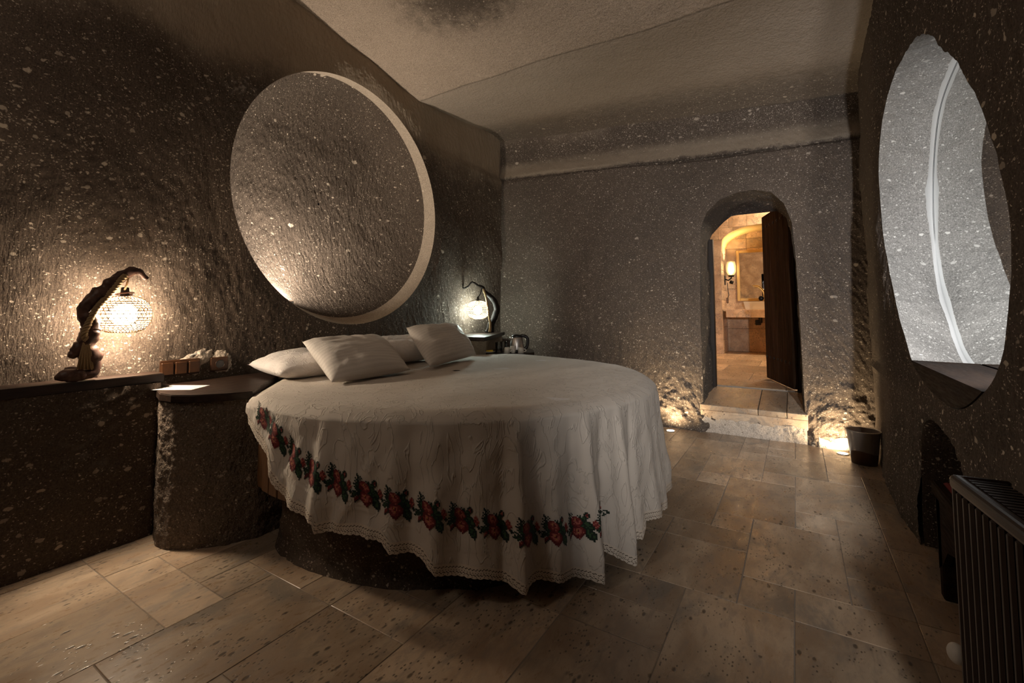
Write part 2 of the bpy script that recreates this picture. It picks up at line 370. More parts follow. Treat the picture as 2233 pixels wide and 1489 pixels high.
def cloth_mat(name, col, stripe=False, rough=.85):
    t = NT(name); c = t.co(); wv = t.noise(c, 7, 4, .5, .4); th = t.noise(t.map(c, (260, 260, 420)), 1, 2)
    cr = t.noise(t.map(c, (3, 3, 1.2), (.5, .35, .2)), 4, 3, .5, 1.5)
    ridge = t.math('ABSOLUTE', t.math('SUBTRACT', cr.outputs[0], .5)); ridge = t.math('SUBTRACT', 1.0, t.ss(ridge, 0.0, .035))
    base = t.mix(wv.outputs[0], tuple(x * .95 for x in col), col); h = t.math('ADD', t.math('MULTIPLY', th.outputs[0], .05), t.math('MULTIPLY', ridge, .8 if not stripe else .12))
    h = t.math('ADD', h, t.math('MULTIPLY', wv.outputs[0], .5)); r = rough
    if stripe:
        uv = t.co('UV'); sp = t.n('ShaderNodeSeparateXYZ'); t.set(sp.inputs[0], uv)
        s = t.ss(t.math('SINE', t.math('MULTIPLY', sp.outputs[1], 2 * math.pi * 17)), -.25, .25)
        base = t.mix(t.math('MULTIPLY', s, .22), base, tuple(x * .62 for x in col)); r = t.mr(s, 0, 1, .45, .85)
    t.p(Base_Color=base, Roughness=r, Normal=t.bump(h, .5, .008)); t.set(t.b.inputs['Sheen Weight'], .15); return t.m
M_cloth = cloth_mat('cream_cotton', (.66, .60, .535))
M_pillow = cloth_mat('white_cotton', (.78, .74, .72))
M_pillowS = cloth_mat('white_satin_stripe', (.79, .745, .70), True)
M_lace = simple('cream_lace', (.70, .62, .53), .9, bumpsc=300)
EMB = {'r': simple('thread_red', (.21, .030, .028), .8, bumpst=0), 'p': simple('thread_coral', (.42, .125, .10), .8, bumpst=0), 'd': simple('thread_wine', (.12, .010, .014), .8, bumpst=0),
       'g': simple('thread_green', (.035, .085, .035), .8, bumpst=0), 'k': simple('thread_dark_green', (.008, .022, .014), .8, bumpst=0), 'y': simple('thread_gold', (.50, .28, .09), .8, bumpst=0)}

# ================================================================== STRUCTURE
def star(pts, c):
    p = np.asarray(pts, float) - c; a = np.arctan2(p[:, 1], p[:, 0]); r = np.hypot(p[:, 0], p[:, 1]); o = np.argsort(a); a = a[o]; r = r[o]
    a = np.r_[a[-1] - 2 * np.pi, a, a[0] + 2 * np.pi]; r = np.r_[r[-1], r, r[0]]
    return lambda f: np.interp((f + np.pi) % (2 * np.pi) - np.pi, a, r)
def smooth_closed(pts, n=12):
    P = np.asarray(pts, float); m = len(P); out = []
    for i in range(m):
        a, b, c, d = P[i - 1], P[i], P[(i + 1) % m], P[(i + 2) % m]
        for k in range(n):
            t = k / n; out.append(.5 * ((2 * b) + (c - a) * t + (2 * a - 5 * b + 4 * c - d) * t * t + (3 * b - a - 3 * c + d) * t ** 3))
    return np.array(out)
def rect_r(phi, c, r):
    ca, sa = np.cos(phi), np.sin(phi)
    tx = np.where(ca > 0, (r[1] - c[0]) / np.maximum(ca, 1e-9), (r[0] - c[0]) / np.minimum(ca, -1e-9))
    ty = np.where(sa > 0, (r[3] - c[1]) / np.maximum(sa, 1e-9), (r[2] - c[1]) / np.minimum(sa, -1e-9))
    return np.minimum(tx, ty)
def angles(n, c, r):
    cor = [math.atan2(b - c[1], a - c[0]) for a in r[:2] for b in r[2:]]
    return np.array(sorted(list(np.linspace(-np.pi, np.pi, n, endpoint=False) + 1e-4) + cor))

# ---- left wall with the big round recess (plane coordinates: Y, z)
RC = np.array([2.50, 2.06]); R_OUT, R_IN = 1.02, 1.015
RC2 = np.array([2.515, 2.11])
def xw(Y, z):
    x = np.interp(Y, [-1.4, .9, 2.5, 5], [-2.99, -3.02, -3.10, -3.16])
    rid = np.clip((Y - 3.3) / .3, 0, 1)
    x = x - rid * .035 * (np.clip((z - 2.80) / .08, 0, 1))
    return x
def wl_disp(P, soft=1.0):
    d = .022 * fbm(P, 1.6, 3, 3) * soft
    mk = vnoise(V3(P[..., 1] * 42 + P[..., 2] * 14, P[..., 2] * 11, 0 * P[..., 0]), 5); d = d + .0022 * mk + .0025 * fbm(P, 60, 2, 9)
    return d
rect = (-1.4, 4.98, 0.0, 3.85); ph = angles(900, RC, rect); nt = 190
t_ = np.linspace(0, 1, nt) ** 1.35
rr = R_OUT + (rect_r(ph, RC, rect) - R_OUT)[:, None] * t_
Y = RC[0] + np.cos(ph)[:, None] * rr; Zc = RC[1] + np.sin(ph)[:, None] * rr
P = V3(xw(Y, Zc), Y, Zc); ed = np.clip((rr - R_OUT) / .12, 0, 1)
P[..., 0] += wl_disp(P) * ed
wall_left = struct(gridmesh('wall_left', P, M_wallL, closed=True), 'dark speckled rock wall with a large round recess carved above the bed')
pr = np.linspace(0, 1, 9); rr = R_OUT + (R_IN - R_OUT) * pr[None] + 0 * ph[:, None]
cy_ = RC[0] + (RC2[0] - RC[0]) * pr[None]; cz_ = RC[1] + (RC2[1] - RC[1]) * pr[None]
Y = cy_ + np.cos(ph)[:, None] * rr; Zc = cz_ + np.sin(ph)[:, None] * rr
x_rim = xw(RC[0] + np.cos(ph) * R_OUT, RC[1] + np.sin(ph) * R_OUT)[:, None]
D_RIM = .16
P = V3(x_rim - D_RIM * pr[None], Y, Zc); P[:, 1:-1, 0] += .004 * fbm(P[:, 1:-1], 12, 2, 4); P[:, 1:-1, 1:] *= 1 + .0012 * fbm(P[:, 1:-1], 14, 2, 2)[..., None]
gridmesh('recess_edge', P, M_reveal, wall_left, closed=True)
nr = 120; q = np.linspace(1, 0.01, nr); rr = R_IN * q[None] + 0 * ph[:, None]
Y = RC2[0] + np.cos(ph)[:, None] * rr; Zc = RC2[1] + np.sin(ph)[:, None] * rr
dep = D_RIM + .20 * (1 - q ** 7.0) + .16 * (1 - q ** 2.2)
P = V3(x_rim * q[None] + (-3.1) * (1 - q[None]) - dep[None], Y, Zc)
arc = ph[:, None] * np.maximum(rr, .15); wq = fbm(P, 5, 2, 19)
mk = vnoise(V3(Y * 50 + Zc * 14 + wq, Zc * 18 - Y * 4 + wq, 0 * rr), 21) + .6 * vnoise(V3(Y * 40 - Zc * 20, Zc * 26, 0 * rr), 22)
P[..., 0] += (.0035 * mk + .012 * fbm(P, 4, 2, 12)) * np.clip((1 - q) / .03, 0, 1)[None]
gridmesh('recess_bowl', P, M_dish, wall_left, closed=True)

# ---- ceiling
def zc(X, Y):
    a = 3.23 + np.clip(3.25 - Y, 0, 9) * .165 - np.clip(1.2 - Y, 0, 9) * .15
    b = 3.23 + (Y - 3.25) * (.125 - (X + 3.1) * .050)
    z = np.where(Y < 3.25, a, b) - (X + 3.1) * .004
    return z - .10 * np.clip((Y - 4.45) / .4, 0, 1) ** 2
gx = np.linspace(-3.35, 1.45, 240); gy = np.r_[np.linspace(-1.45, 3.25, 170), np.linspace(3.25, 5.0, 70)[1:]]
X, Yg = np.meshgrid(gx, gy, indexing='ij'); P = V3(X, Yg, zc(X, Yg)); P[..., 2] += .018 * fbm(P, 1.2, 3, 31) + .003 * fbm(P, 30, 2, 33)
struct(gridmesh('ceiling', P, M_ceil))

# ---- back wall with the doorway (plane coordinates: X, z)
DOOR_F = [(-.79, .25), (-.80, 1.0), (-.79, 1.75), (-.775, 1.98), (-.72, 2.12), (-.60, 2.235), (-.45, 2.285), (-.30, 2.292), (-.16, 2.25), (-.06, 2.13), (-.005, 1.95), (.012, 1.7), (.03, 1.0), (.04, .245)]
DOOR_B = [(-.79, .33), (-.79, 1.90), (-.785, 1.96), (-.765, 2.0), (-.71, 2.06), (-.64, 2.13), (-.565, 2.185), (-.50, 2.19), (-.30, 2.19), (-.13, 2.19), (-.04, 2.10), (0.0, 1.90), (.02, 1.7), (.03, .33)]
DC = np.array([-.38, 1.25])
def dens_poly(pts, n=14):
    o = []
    for a, b in zip(pts, pts[1:] + pts[:1]):
        for k in range(n): o.append((a[0] + (b[0] - a[0]) * k / n, a[1] + (b[1] - a[1]) * k / n))
    return np.array(o)
sF, sB = star(dens_poly(DOOR_F), DC), star(dens_poly(DOOR_B), DC)
rect = (-3.3, .80, 0.0, 3.60)
ph = np.array(sorted(list(angles(760, DC, rect)) + [math.atan2(p[1] - DC[1], p[0] - DC[0]) for p in (DOOR_F[0], DOOR_F[-1])]))
def yb(X, z):
    zr = 2.83 - (X + 3.1) * .052 + .02 * np.sin(X * 2.2)
    y = 4.80 + .05 * np.clip((z - zr) / .13, 0, 1) - .06 * np.clip((z - 3.05) / .4, 0, 1) ** 2
    crack = np.exp(-((z - zr + .015) / .014) ** 2) * .035
    foot = -.09 * np.clip((.45 - z) / .45, 0, 1) ** 1.5 * np.where(X < -.38, np.clip((-.38 - X - .20) / .20, 0, 1), np.clip((X + .38 - .36) / .12, 0, 1))
    return y + crack + foot
t_ = np.linspace(0, 1, 200) ** 1.15; r0 = sF(ph)
rr = r0[:, None] + (rect_r(ph, DC, rect) - r0)[:, None] * t_
X = DC[0] + np.cos(ph)[:, None] * rr; Zc = DC[1] + np.sin(ph)[:, None] * rr
P = V3(X, yb(X, Zc), Zc); ed = np.clip((rr - r0[:, None]) / .06, .15, 1)
low = np.clip((.65 - Zc) / .4, 0, 1)
P[..., 1] += ed * (.016 * fbm(P, 2.0, 3, 41) + .004 * vnoise(V3(X * 45 + Zc * 20, Zc * 20, 0 * X), 43) + low * .022 * fbm(P, 16, 3, 44))
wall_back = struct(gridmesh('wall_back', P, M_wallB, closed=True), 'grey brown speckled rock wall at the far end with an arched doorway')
pr = np.linspace(0, 1, 24); r1 = sB(ph); YD = 5.45
rr = r0[:, None] * (1 - pr ** 2) + r1[:, None] * pr ** 2
X = DC[0] + np.cos(ph)[:, None] * rr; Zc = DC[1] + np.sin(ph)[:, None] * rr
P = V3(X, yb(DC[0] + np.cos(ph) * r0, DC[1] + np.sin(ph) * r0)[:, None] * (1 - pr) + YD * pr, Zc); P[:, 1:-1] += (.012 * fbm(P[:, 1:-1], 6, 3, 47))[..., None] * np.array([1, 0, 1])
P[:, 0, 1] = (yb(DC[0] + np.cos(ph) * r0, DC[1] + np.sin(ph) * r0))
gridmesh('doorway_reveal', P, M_doorcut, wall_back, closed=True)

# ---- right wall: oval mirror niche, low arched niche
XR = .5; OC = np.array([2.80, 1.60])
OV_F = smooth_closed([(2.55, 2.335), (2.86, 2.43), (3.17, 2.435), (3.48, 2.38), (3.70, 2.267), (3.82, 2.10), (3.84, 1.94), (3.79, 1.72), (3.67, 1.49), (3.53, 1.29), (3.39, 1.12), (3.22, .98), (3.08, .885), (2.73, .795), (2.33, .785), (2.02, .90), (1.87, 1.015), (1.808, 1.135), (1.765, 1.297), (1.775, 1.45), (1.846, 1.656), (1.971, 1.862), (2.236, 2.12)])
OV_B = smooth_closed([(2.50, 2.40), (2.85, 2.455), (3.19, 2.425), (3.48, 2.33), (3.65, 2.14), (3.75, 1.88), (3.77, 1.60), (3.70, 1.31), (3.52, 1.09), (3.30, .893), (2.90, .80), (2.45, .80), (2.15, .90), (2.0, 1.1), (1.92, 1.4), (1.97, 1.75), (2.12, 2.08), (2.28, 2.26)])
XM = .75
oF_s, oB = star(OV_F, OC), star(OV_B, OC)
def oF(f):
    k = np.clip((np.sin(f) * oF_s(f) + .62) / .2, 0, 1)   # the lip is uneven except where the sill sits
    return oF_s(f) + k * (.012 * fbm(V3(np.cos(f) * 4, np.sin(f) * 4, 0 * f), 1, 2, 66) + .004 * fbm(V3(np.cos(f) * 22, np.sin(f) * 22, 0 * f), 1, 2, 67))
rect = (1.20, 4.98, .70, 3.60); ph = angles(720, OC, rect); r0 = oF(ph)
rr = r0[:, None] + (rect_r(ph, OC, rect) - r0)[:, None] * (np.linspace(0, 1, 110) ** 1.2)
Y = OC[0] + np.cos(ph)[:, None] * rr; Zc = OC[1] + np.sin(ph)[:, None] * rr
def xr(Y, z): return XR + .06 * np.clip((z - 2.4) / .9, 0, 1) ** 2 * 0 + .02 * np.clip((Y - 4.0), 0, 1)
def rd(P): return .020 * fbm(P, 1.8, 3, 51) + .004 * vnoise(V3(P[..., 1] * 40 + P[..., 2] * 8, P[..., 2] * 10, 0 * P[..., 0]), 52) + .003 * fbm(P, 50, 2, 53)
P = V3(xr(Y, Zc), Y, Zc); P[..., 0] += rd(P) * np.clip((rr - r0[:, None]) / .10, .1, 1) * np.clip((Zc - .70) / .05, 0, 1)
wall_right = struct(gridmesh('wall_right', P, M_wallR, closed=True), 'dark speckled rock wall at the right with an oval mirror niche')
pr = np.linspace(0, 1, 40); r1 = oB(ph); rr = r0[:, None] * (1 - pr) + r1[:, None] * pr
Y = OC[0] + np.cos(ph)[:, None] * rr; Zc = OC[1] + np.sin(ph)[:, None] * rr
P = V3(XR + (XM - XR) * pr[None] + 0 * Y, Y, Zc); P[..., 0] += (rd(P) * .1) * (1 - pr); dn = .007 * fbm(P, 9, 3, 55) * np.clip(pr * 6, 0, 1) * np.clip((1 - pr) * 6, 0, 1)
P[..., 1] += dn * np.cos(ph)[:, None]; P[..., 2] += dn * np.sin(ph)[:, None]
gridmesh('niche_reveal', P, M_revealR, wall_right, closed=True)
# lower part with arch
AR = [(3.03, 0.0), (3.01, .30), (2.99, .48), (2.93, .60), (2.80, .655), (2.60, .66), (2.45, .64), (2.33, .585), (2.2, .47), (2.08, .30), (1.98, 0.0)]
AC = np.array([2.55, 0.0]); rect = (1.20, 4.98, 0.0, .70)
aa = np.array([math.atan2(p[1], p[0] - AC[0]) for p in AR]); ar = np.array([math.hypot(p[1], p[0] - AC[0]) for p in AR])
ph = np.array(sorted(list(np.linspace(0, np.pi, 200)) + [math.atan2(.70, 4.98 - 2.55), math.atan2(.70, 1.2 - 2.55)])); r0 = np.interp(ph, aa, ar)
rr = r0[:, None] + (rect_r(np.clip(ph, 1e-4, np.pi - 1e-4), AC, rect) - r0)[:, None] * np.linspace(0, 1, 70)
Y = AC[0] + np.cos(ph)[:, None] * rr; Zc = np.sin(ph)[:, None] * rr
P = V3(xr(Y, Zc), Y, Zc); P[..., 0] += rd(P) * np.clip((.70 - Zc) / .05, 0, 1) - .03 * np.clip((.3 - Zc) / .3, 0, 1) * np.clip((Y - 3.1) / .3, 0, 1)
gridmesh('wall_foot', P, M_wallR, wall_right)
pr = np.linspace(0, 1, 20); rr = r0[:, None] * (1 - .05 * pr[None]); Y = AC[0] + np.cos(ph)[:, None] * rr; Zc = np.sin(ph)[:, None] * rr
P = V3(XR + .45 * pr[None] + 0 * Y, Y, Zc); P[:, 1:] += .012 * fbm(P[:, 1:], 7, 3, 57)[..., None]
Pb = np.stack([P[:, -1] * (1 - k) + np.array([XR + .47, AC[0], .2]) * k for k in np.linspace(0, 1, 12)], 1)
gridmesh('arch_niche', np.concatenate([P, Pb[:, 1:]], 1), M_wallR, wall_right)
# near part of the right wall (out of frame), jamb of the lobby, front wall
gy = np.linspace(0, 1.2, 30); gz = np.linspace(0, 3.6, 60); Y, Zc = np.meshgrid(gy, gz, indexing='ij'); P = V3(XR + 0 * Y, Y, Zc)
gridmesh('near_stretch', P, M_wallR, wall_right)
X, Zc = np.meshgrid(np.linspace(XR, 1.4, 20), gz, indexing='ij'); P = V3(X, 0 * X, Zc); P[1:, :, 1] += .01 * fbm(P[1:], 3, 2, 5)
gridmesh('lobby_jamb', P, M_wallR, wall_right)
Y, Zc = np.meshgrid(np.linspace(-1.4, 0, 20), gz, indexing='ij'); gridmesh('lobby_side', V3(1.4 + 0 * Y, Y, Zc), M_wallR, wall_right)
X, Zc = np.meshgrid(np.linspace(-3.2, 1.45, 80), np.linspace(0, 3.75, 60), indexing='ij'); P = V3(X, -1.38 + 0 * X, Zc); P[..., 1] -= .015 * np.abs(fbm(P, 2, 3, 61))
wall_front = struct(gridmesh('wall_front', P, M_wallB), 'rock wall behind the viewer')

# ---- floor: grout bed with a travertine tile set in a 0.2 m module
floor = struct(boxo('floor', (-3.2, -1.45, -.06), (1.45, 5.46, -.002), M_grout, bevel=0), 'travertine tiled floor in mixed rectangular sizes')
gx = [-3.18, -2.98, -2.78, -2.58, -2.38, -2.18, -1.98, -1.78, -1.585, -1.39, -1.19, -.995, -.80, -.615, -.425, -.235, -.04, .15, .345, .54]
gy = [-.2, 0, .2, .4, .6, .8, 1.0, 1.2, 1.41, 1.63, 1.845, 2.055, 2.28, 2.5, 2.71, 2.91, 3.15, 3.36, 3.57, 3.80, 4.02, 4.24, 4.46, 4.86]
T = [(1,2,5,7),(2,3,5,6),(3,5,5,6),(2,3,6,8),(3,4,6,8),(4,5,6,7),(4,6,7,8),(6,7,7,8),(5,7,4,7),(5,7,2,4),(7,9,7,8),(7,9,5,7),(3,5,3,5),(1,3,3,5),(9,11,6,9),(11,13,9,10),(11,13,7,9),
     (13,15,8,11),(11,13,10,11),(12,14,11,13),(12,14,13,14),(11,12,13,14),(11,12,11,13),(14,16,12,15),(14,15,11,12),(15,17,11,12),(16,17,12,13),(17,18,12,13),(17,18,11,12),(15,17,9,11),(17,18,9,11),
     (16,17,13,16),(17,18,13,15),(17,18,15,16),(15,16,15,16),(13,15,15,18),(13,14,14,15),(11,13,14,17),(12,14,18,20),(14,15,18,19),(15,17,16,19),(14,16,19,21),(16,18,20,22),(16,17,19,20),(17,18,18,20),(17,18,16,18),
     (13,14,21,22),(11,12,17,19),(12,13,17,18)]
T = [(a + 1, b + 1, c, d) for a, b, c, d in T]
nx, ny = len(gx) - 1, len(gy) - 1; used = np.zeros((nx, ny), bool); tiles = []
for a, b, c, d in T:
    if used[a:b, c:d].any(): continue
    used[a:b, c:d] = True; tiles.append((a, b, c, d))
rnd = random.Random(5)
for j in range(ny):
    for i in range(nx):
        if used[i, j]: continue
        for sx, sy in rnd.sample([(2, 3), (2, 2), (2, 1), (1, 2), (3, 2), (1, 1)], 6) + [(1, 1)]:
            if i + sx <= nx and j + sy <= ny and not used[i:i + sx, j:j + sy].any():
                used[i:i + sx, j:j + sy] = True; tiles.append((i, i + sx, j, j + sy)); break
BEDC = np.array([-1.91, 2.50])
for a, b, c, d in tiles:
    x0, x1, y0, y1 = gx[a], gx[b], gy[c], gy[d]; cs = [(x, y) for x in (x0, x1) for y in (y0, y1)]
    if all(math.hypot(x - BEDC[0], y - BEDC[1]) < 1.12 for x, y in cs): continue
    if x1 <= -2.87 or y1 < -.19: continue
    g = .0019; dz = rnd.uniform(-.0004, .0004)
    bm = bmesh.new(); box(bm, (x0 + g, y0 + g, -.012), (x1 - g, y1 - g, dz), 0)
    bmesh.ops.bevel(bm, geom=[e for e in bm.edges if all(v.co.z > -.01 for v in e.verts)], offset=.0012, segments=1, affect='EDGES')
    for v in bm.verts: v.co.x += rnd.uniform(-.0012, .0012); v.co.y += rnd.uniform(-.0012, .0012)
    bm_obj('tile', bm, M_tile, floor)

# ---- doorway sill, riser, frame
sill = struct(bpy.data.objects.new('trim_1', None), 'travertine sill slabs in the doorway'); COL.objects.link(sill); sill.location = (-.38, 4.8, .2)
def slope_box(name, x0, x1, y0, y1, th, m, par):
    zz = lambda y: .252 + max(0, y - 4.78) * .125
    bm = bmesh.new(); box(bm, (x0, y0, 0), (x1, y1, 1), 0)
    for v in bm.verts: v.co.z = zz(v.co.y) - (th if v.co.z < .5 else 0)
    bmesh.ops.bevel(bm, geom=list(bm.edges), offset=.004, segments=1, affect='EDGES'); return bm_obj(name, bm, m, par)
slope_box('slab', -.815, -.325, 4.755, 5.44, .05, M_tile, sill); slope_box('slab', -.32, -.10, 4.755, 5.44, .05, M_tile, sill); slope_box('slab', -.095, .06, 4.755, 5.44, .05, M_tile, sill)
boxo('riser_slab', (-.812, 4.757, .115), (.058, 4.79, .201), M_tile, sill, .004)
gx_, gz_ = np.meshgrid(np.linspace(-.80, .05, 100), np.linspace(0, 1, 30), indexing='ij')
zt = .135 + .012 * fbm(V3(gx_[:, :1] * 9, 0, 0), 1, 3, 71); zz = gz_ * zt
P = V3(gx_, 4.757 - .022 * (1 - gz_), zz); P[..., 1] += .012 * fbm(P, 12, 3, 72); 
gridmesh('plaster_riser', P, M_plaster, sill)
# frame and door leaf
door = struct(bpy.data.objects.new('door_1', None), 'dark plank door standing open into the bathroom'); COL.objects.link(door); door.location = (0, 5.4, .34)
boxo('frame_post', (-.84, 5.40, .33), (-.755, 5.47, 1.94), M_woodV, door); boxo('frame_post', (-.012, 5.445, .33), (.09, 5.50, 2.2), M_woodV, door)
h0 = np.array([-.02, 5.42]); hd = np.array([-.262, .78]); L = .86; hd = hd / np.linalg.norm(hd); hn = np.array([hd[1], -hd[0]])
ang = math.atan2(hd[1], hd[0]); MD = Matrix.Translation((h0[0], h0[1], 0)) @ Matrix.Rotation(ang, 4, 'Z')
npk = 6
leaf = boxo('door_leaf', (.01, -.034, .40), (L - .01, -.021, 2.25), M_door, door, .003, MD)
for i in range(npk):
    boxo('plank', (i * L / npk + .0015, -.02, .365), ((i + 1) * L / npk - .0015, .025, 2.28), M_door, leaf, .004, MD)
for zr in (2.14, .62):
    for i in range(7):
        bm = bmesh.new(); bmesh.ops.create_uvsphere(bm, u_segments=8, v_segments=6, radius=.017)
        bmesh.ops.transform(bm, matrix=MD @ Matrix.Translation((.07 + i * (L - .12) / 6, .027, zr)) @ Matrix.Diagonal((1, .5, 1, 1)), verts=bm.verts); bm_obj('stud', bm, M_iron, leaf, True)
for sgn in (1, -1):
    bm = bmesh.new(); bmesh.ops.create_uvsphere(bm, u_segments=10, v_segments=8, radius=.03)
    bmesh.ops.transform(bm, matrix=MD @ Matrix.Translation((L - .05, .02 + .05 * sgn, 1.30)), verts=bm.verts); bm_obj('door_knob', bm, M_iron, leaf, True)

# ================================================================== BATHROOM behind the doorway
ZF = .345; YA = 9.37; YN = 10.15
bfloor = struct(boxo('floor_bathroom', (-2.0, 5.47, ZF - .06), (.9, YN + .05, ZF - .006), M_grout, bevel=0), 'brown travertine bathroom floor')
by = [5.47, 6.0, 6.75, 7.6, 8.45, 9.3, YN]
for j in range(len(by) - 1):
    xs = [-2.0, -1.25, -.49, .27, .9] if j % 2 else [-2.0, -1.62, -.87, -.11, .65, .9]
    for a, b in zip(xs, xs[1:]):
        bm = bmesh.new(); box(bm, (a + .004, by[j] + .004, ZF - .02), (b - .004, by[j + 1] - .004, ZF + rnd.uniform(-.001, .001)), .003); bm_obj('tile', bm, M_btile, bfloor)
wall_bath = struct(bpy.data.objects.new('wall_bathroom', None), 'beige tiled bathroom wall with an arched washbasin niche'); COL.objects.link(wall_bath); wall_bath.location = (-.5, YA, ZF)
# arch: niche opening from X=-1.17, spring z 2.42, crown 2.74 at X=-.45
NXL, NXR, ZS, ZCR = -1.175, .30, 2.40, 2.735
def arch_z(x):
    u = np.clip((x - (NXL + NXR) / 2) / ((NXR - NXL) / 2), -1, 1); return ZS + (ZCR - ZS) * np.sqrt(1 - np.abs(u) ** 2.2)
def tile_poly(a, b, z0, z1, Yf, cut):
    if not cut or b <= NXL or a >= NXR: lo = [(a, z0), (b, z0)]
    else:
        xs = np.linspace(a, b, 14); lz = []
        for x in xs:
            lz.append((x, max(z0, arch_z(x) + .002) if NXL < x < NXR else z0))
        lo = lz
    if all(p[1] >= z1 - .004 for p in lo): return
    lo = [(p[0], min(p[1], z1)) for p in lo]
    bm = bmesh.new(); pts = lo + [(b, z1), (a, z1)]
    out = []
    for p in pts:
        if not out or math.hypot(p[0] - out[-1][0], p[1] - out[-1][1]) > .003: out.append(p)
    if math.hypot(out[0][0] - out[-1][0], out[0][1] - out[-1][1]) < .003: out.pop()
    if len(out) < 3: return
    f = [bm.verts.new((p[0], Yf, p[1])) for p in out]; g = [bm.verts.new((p[0], Yf + .012, p[1])) for p in out]
    bm.faces.new(f); bm.faces.new(g[::-1])
    for i in range(len(out)): bm.faces.new((f[i], g[i], g[(i + 1) % len(out)], f[(i + 1) % len(out)]))
    bm_obj('tile', bm, M_btile, wall_bath)
zrows = [ZF, .72, 1.10, 1.13, 1.48, 1.83, 2.18, 2.50, 2.72, 2.98, 3.25]; k = 0
for z0, z1 in zip(zrows, zrows[1:]):
    xs = [-1.9, -1.52, NXL] if z1 < 2.3 else ([-1.9, -1.60, -1.2, -.95, -.52, -.12, .3, .8] if k % 2 else [-1.9, -1.43, -1.02, -.72, -.34, .05, .5, .8])
    if z1 < 2.3 and k % 2: xs = [-1.9, -1.38, NXL]
    for a, b in zip(xs, xs[1:]):
        if NXL <= a and b <= NXR and z1 <= 2.40: continue
        tile_poly(a + .002, b - .002, z0 + .002, z1 - .002, YA - (.012 if abs(z1 - z0) < .05 else 0), True)
    k += 1
# backing of the arch wall, pier inner face, arch soffit, niche back
bm = bmesh.new(); box(bm, (-1.9, YA + .012, ZF), (NXL, YA + .05, 3.25), 0); bm_obj('backing', bm, M_grout, wall_bath)
xs = np.linspace(NXL, NXR, 40); P = V3(xs[:, None] + 0 * np.array([[0, 1.]]), YA + .012, 0); P[..., 2] = np.stack([arch_z(xs), np.full(40, 3.25)], 1)
gridmesh('arch_backing', P, M_grout, wall_bath)
P = V3(xs[:, None], np.linspace(YA, YN, 8)[None], arch_z(xs)[:, None]); P = np.concatenate([P], 0)
gridmesh('arch_soffit', P, M_pl_yel, wall_bath)
prow = [ZF, .60, .85, 1.17, 1.36, 1.55, 1.74, 1.93, 2.12, 2.28, ZS]
for z0, z1 in zip(prow, prow[1:]):
    for y0, y1 in ((YA, YA + .36), (YA + .36, YN)):
        boxo('pier_tile', (NXL - .02, y0 + .002, z0 + .002), (NXL + .004, y1 - .002, z1 - .002), M_btile, wall_bath, .002)
for i, (z0, z1) in enumerate(((ZF, .80), (.80, 1.17), (1.17, 1.60), (1.60, 2.05), (2.05, 2.40), (2.40, 2.60), (2.60, 2.8))):
    for a, b in zip([-1.18, -.80, -.42, -.04, .32], [-.80, -.42, -.04, .32]): boxo('niche_tile', (a + .002, YN, z0 + .002), (b - .002, YN + .02, z1 - .002), M_btile, wall_bath, .002)
boxo('niche_side', (NXR, YA, ZF), (NXR + .03, YN, 2.6), M_btile, wall_bath, 0)
# room shell of the bathroom
bs = struct(boxo('wall_bathroom_left', (-1.95, 5.50, ZF), (-1.90, YA + .05, 3.25), M_btile, bevel=0)); struct(boxo('wall_bathroom_right', (.80, 5.50, ZF), (.85, YA + .05, 3.25), M_btile, bevel=0))
struct(boxo('ceiling_bathroom', (-1.95, 5.50, 3.25), (.85, YN + .05, 3.30), M_pl_yel, bevel=0))
bm = bmesh.new(); box(bm, (-1.95, 5.46, ZF), (-.80, 5.52, 3.25), 0); box(bm, (.04, 5.46, ZF), (.85, 5.52, 3.25), 0); box(bm, (-.80, 5.46, 2.205), (.04, 5.52, 3.25), 0); struct(bm_obj('wall_bathroom_front', bm, M_btile))

# vanity
van = empty('washbasin_counter', (-.45, 9.8, 1.03), 'thick brown travertine counter across the bathroom niche', 'counter')
boxo('slab', (NXL + .01, YA + .06, 1.145), (NXR - .01, YN - .005, 1.176), M_btile, van, .004); boxo('front_edge', (NXL + .06, YA + .03, 1.03), (NXR - .01, YA + .075, 1.176), M_btile, van, .004)
sink = empty('washbasin', (-.42, 9.75, 1.176), 'white rectangular vessel basin on the bathroom counter', 'basin')
bm = bmesh.new(); x0, x1, y0, y1, z0, z1 = -.83, -.16, 9.50, 9.95, 1.176, 1.325; s = .035
ring = lambda a, z: [bm.verts.new(p) for p in ((x0 + a, y0 + a, z), (x1 - a, y0 + a, z), (x1 - a, y1 - a, z), (x0 + a, y1 - a, z))]
rs = [ring(s, z0), ring(0, z1), ring(.018, z1), ring(s + .03, z0 + .03)]
bm.faces.new(rs[0][::-1]); bm.faces.new(rs[3])
for a, b in zip(rs, rs[1:]):
    for i in range(4): bm.faces.new((a[i], a[(i + 1) % 4], b[(i + 1) % 4], b[i]))
bmesh.ops.bevel(bm, geom=list(bm.edges), offset=.008, segments=2, affect='EDGES'); bm_obj('bowl', bm, M_porc, sink, False)
fa = empty('faucet', (-.52, 10.03, 1.176), 'tall curved brass tap behind the white basin', 'faucet')
tubes('spout', [(spline([(-.50, 10.03, 1.18), (-.50, 10.03, 1.42), (-.52, 10.0, 1.53), (-.60, 9.93, 1.62), (-.69, 9.86, 1.635)], 8), np.interp(np.arange(33), [0, 20, 32], [.024, .022, .012]))], M_chrome, fa, 10)
tubes('lever', [([(-.48, 10.02, 1.36), (-.38, 9.97, 1.375)], .014)], M_chrome, fa, 8)
mir = empty('bathroom_mirror', (-.5, YN - .01, 1.85), 'rectangular bathroom mirror in a gold frame above the basin', 'mirror')
mx0, mx1, mz0, mz1, fw = -.985, .02, 1.345, 2.36, .055
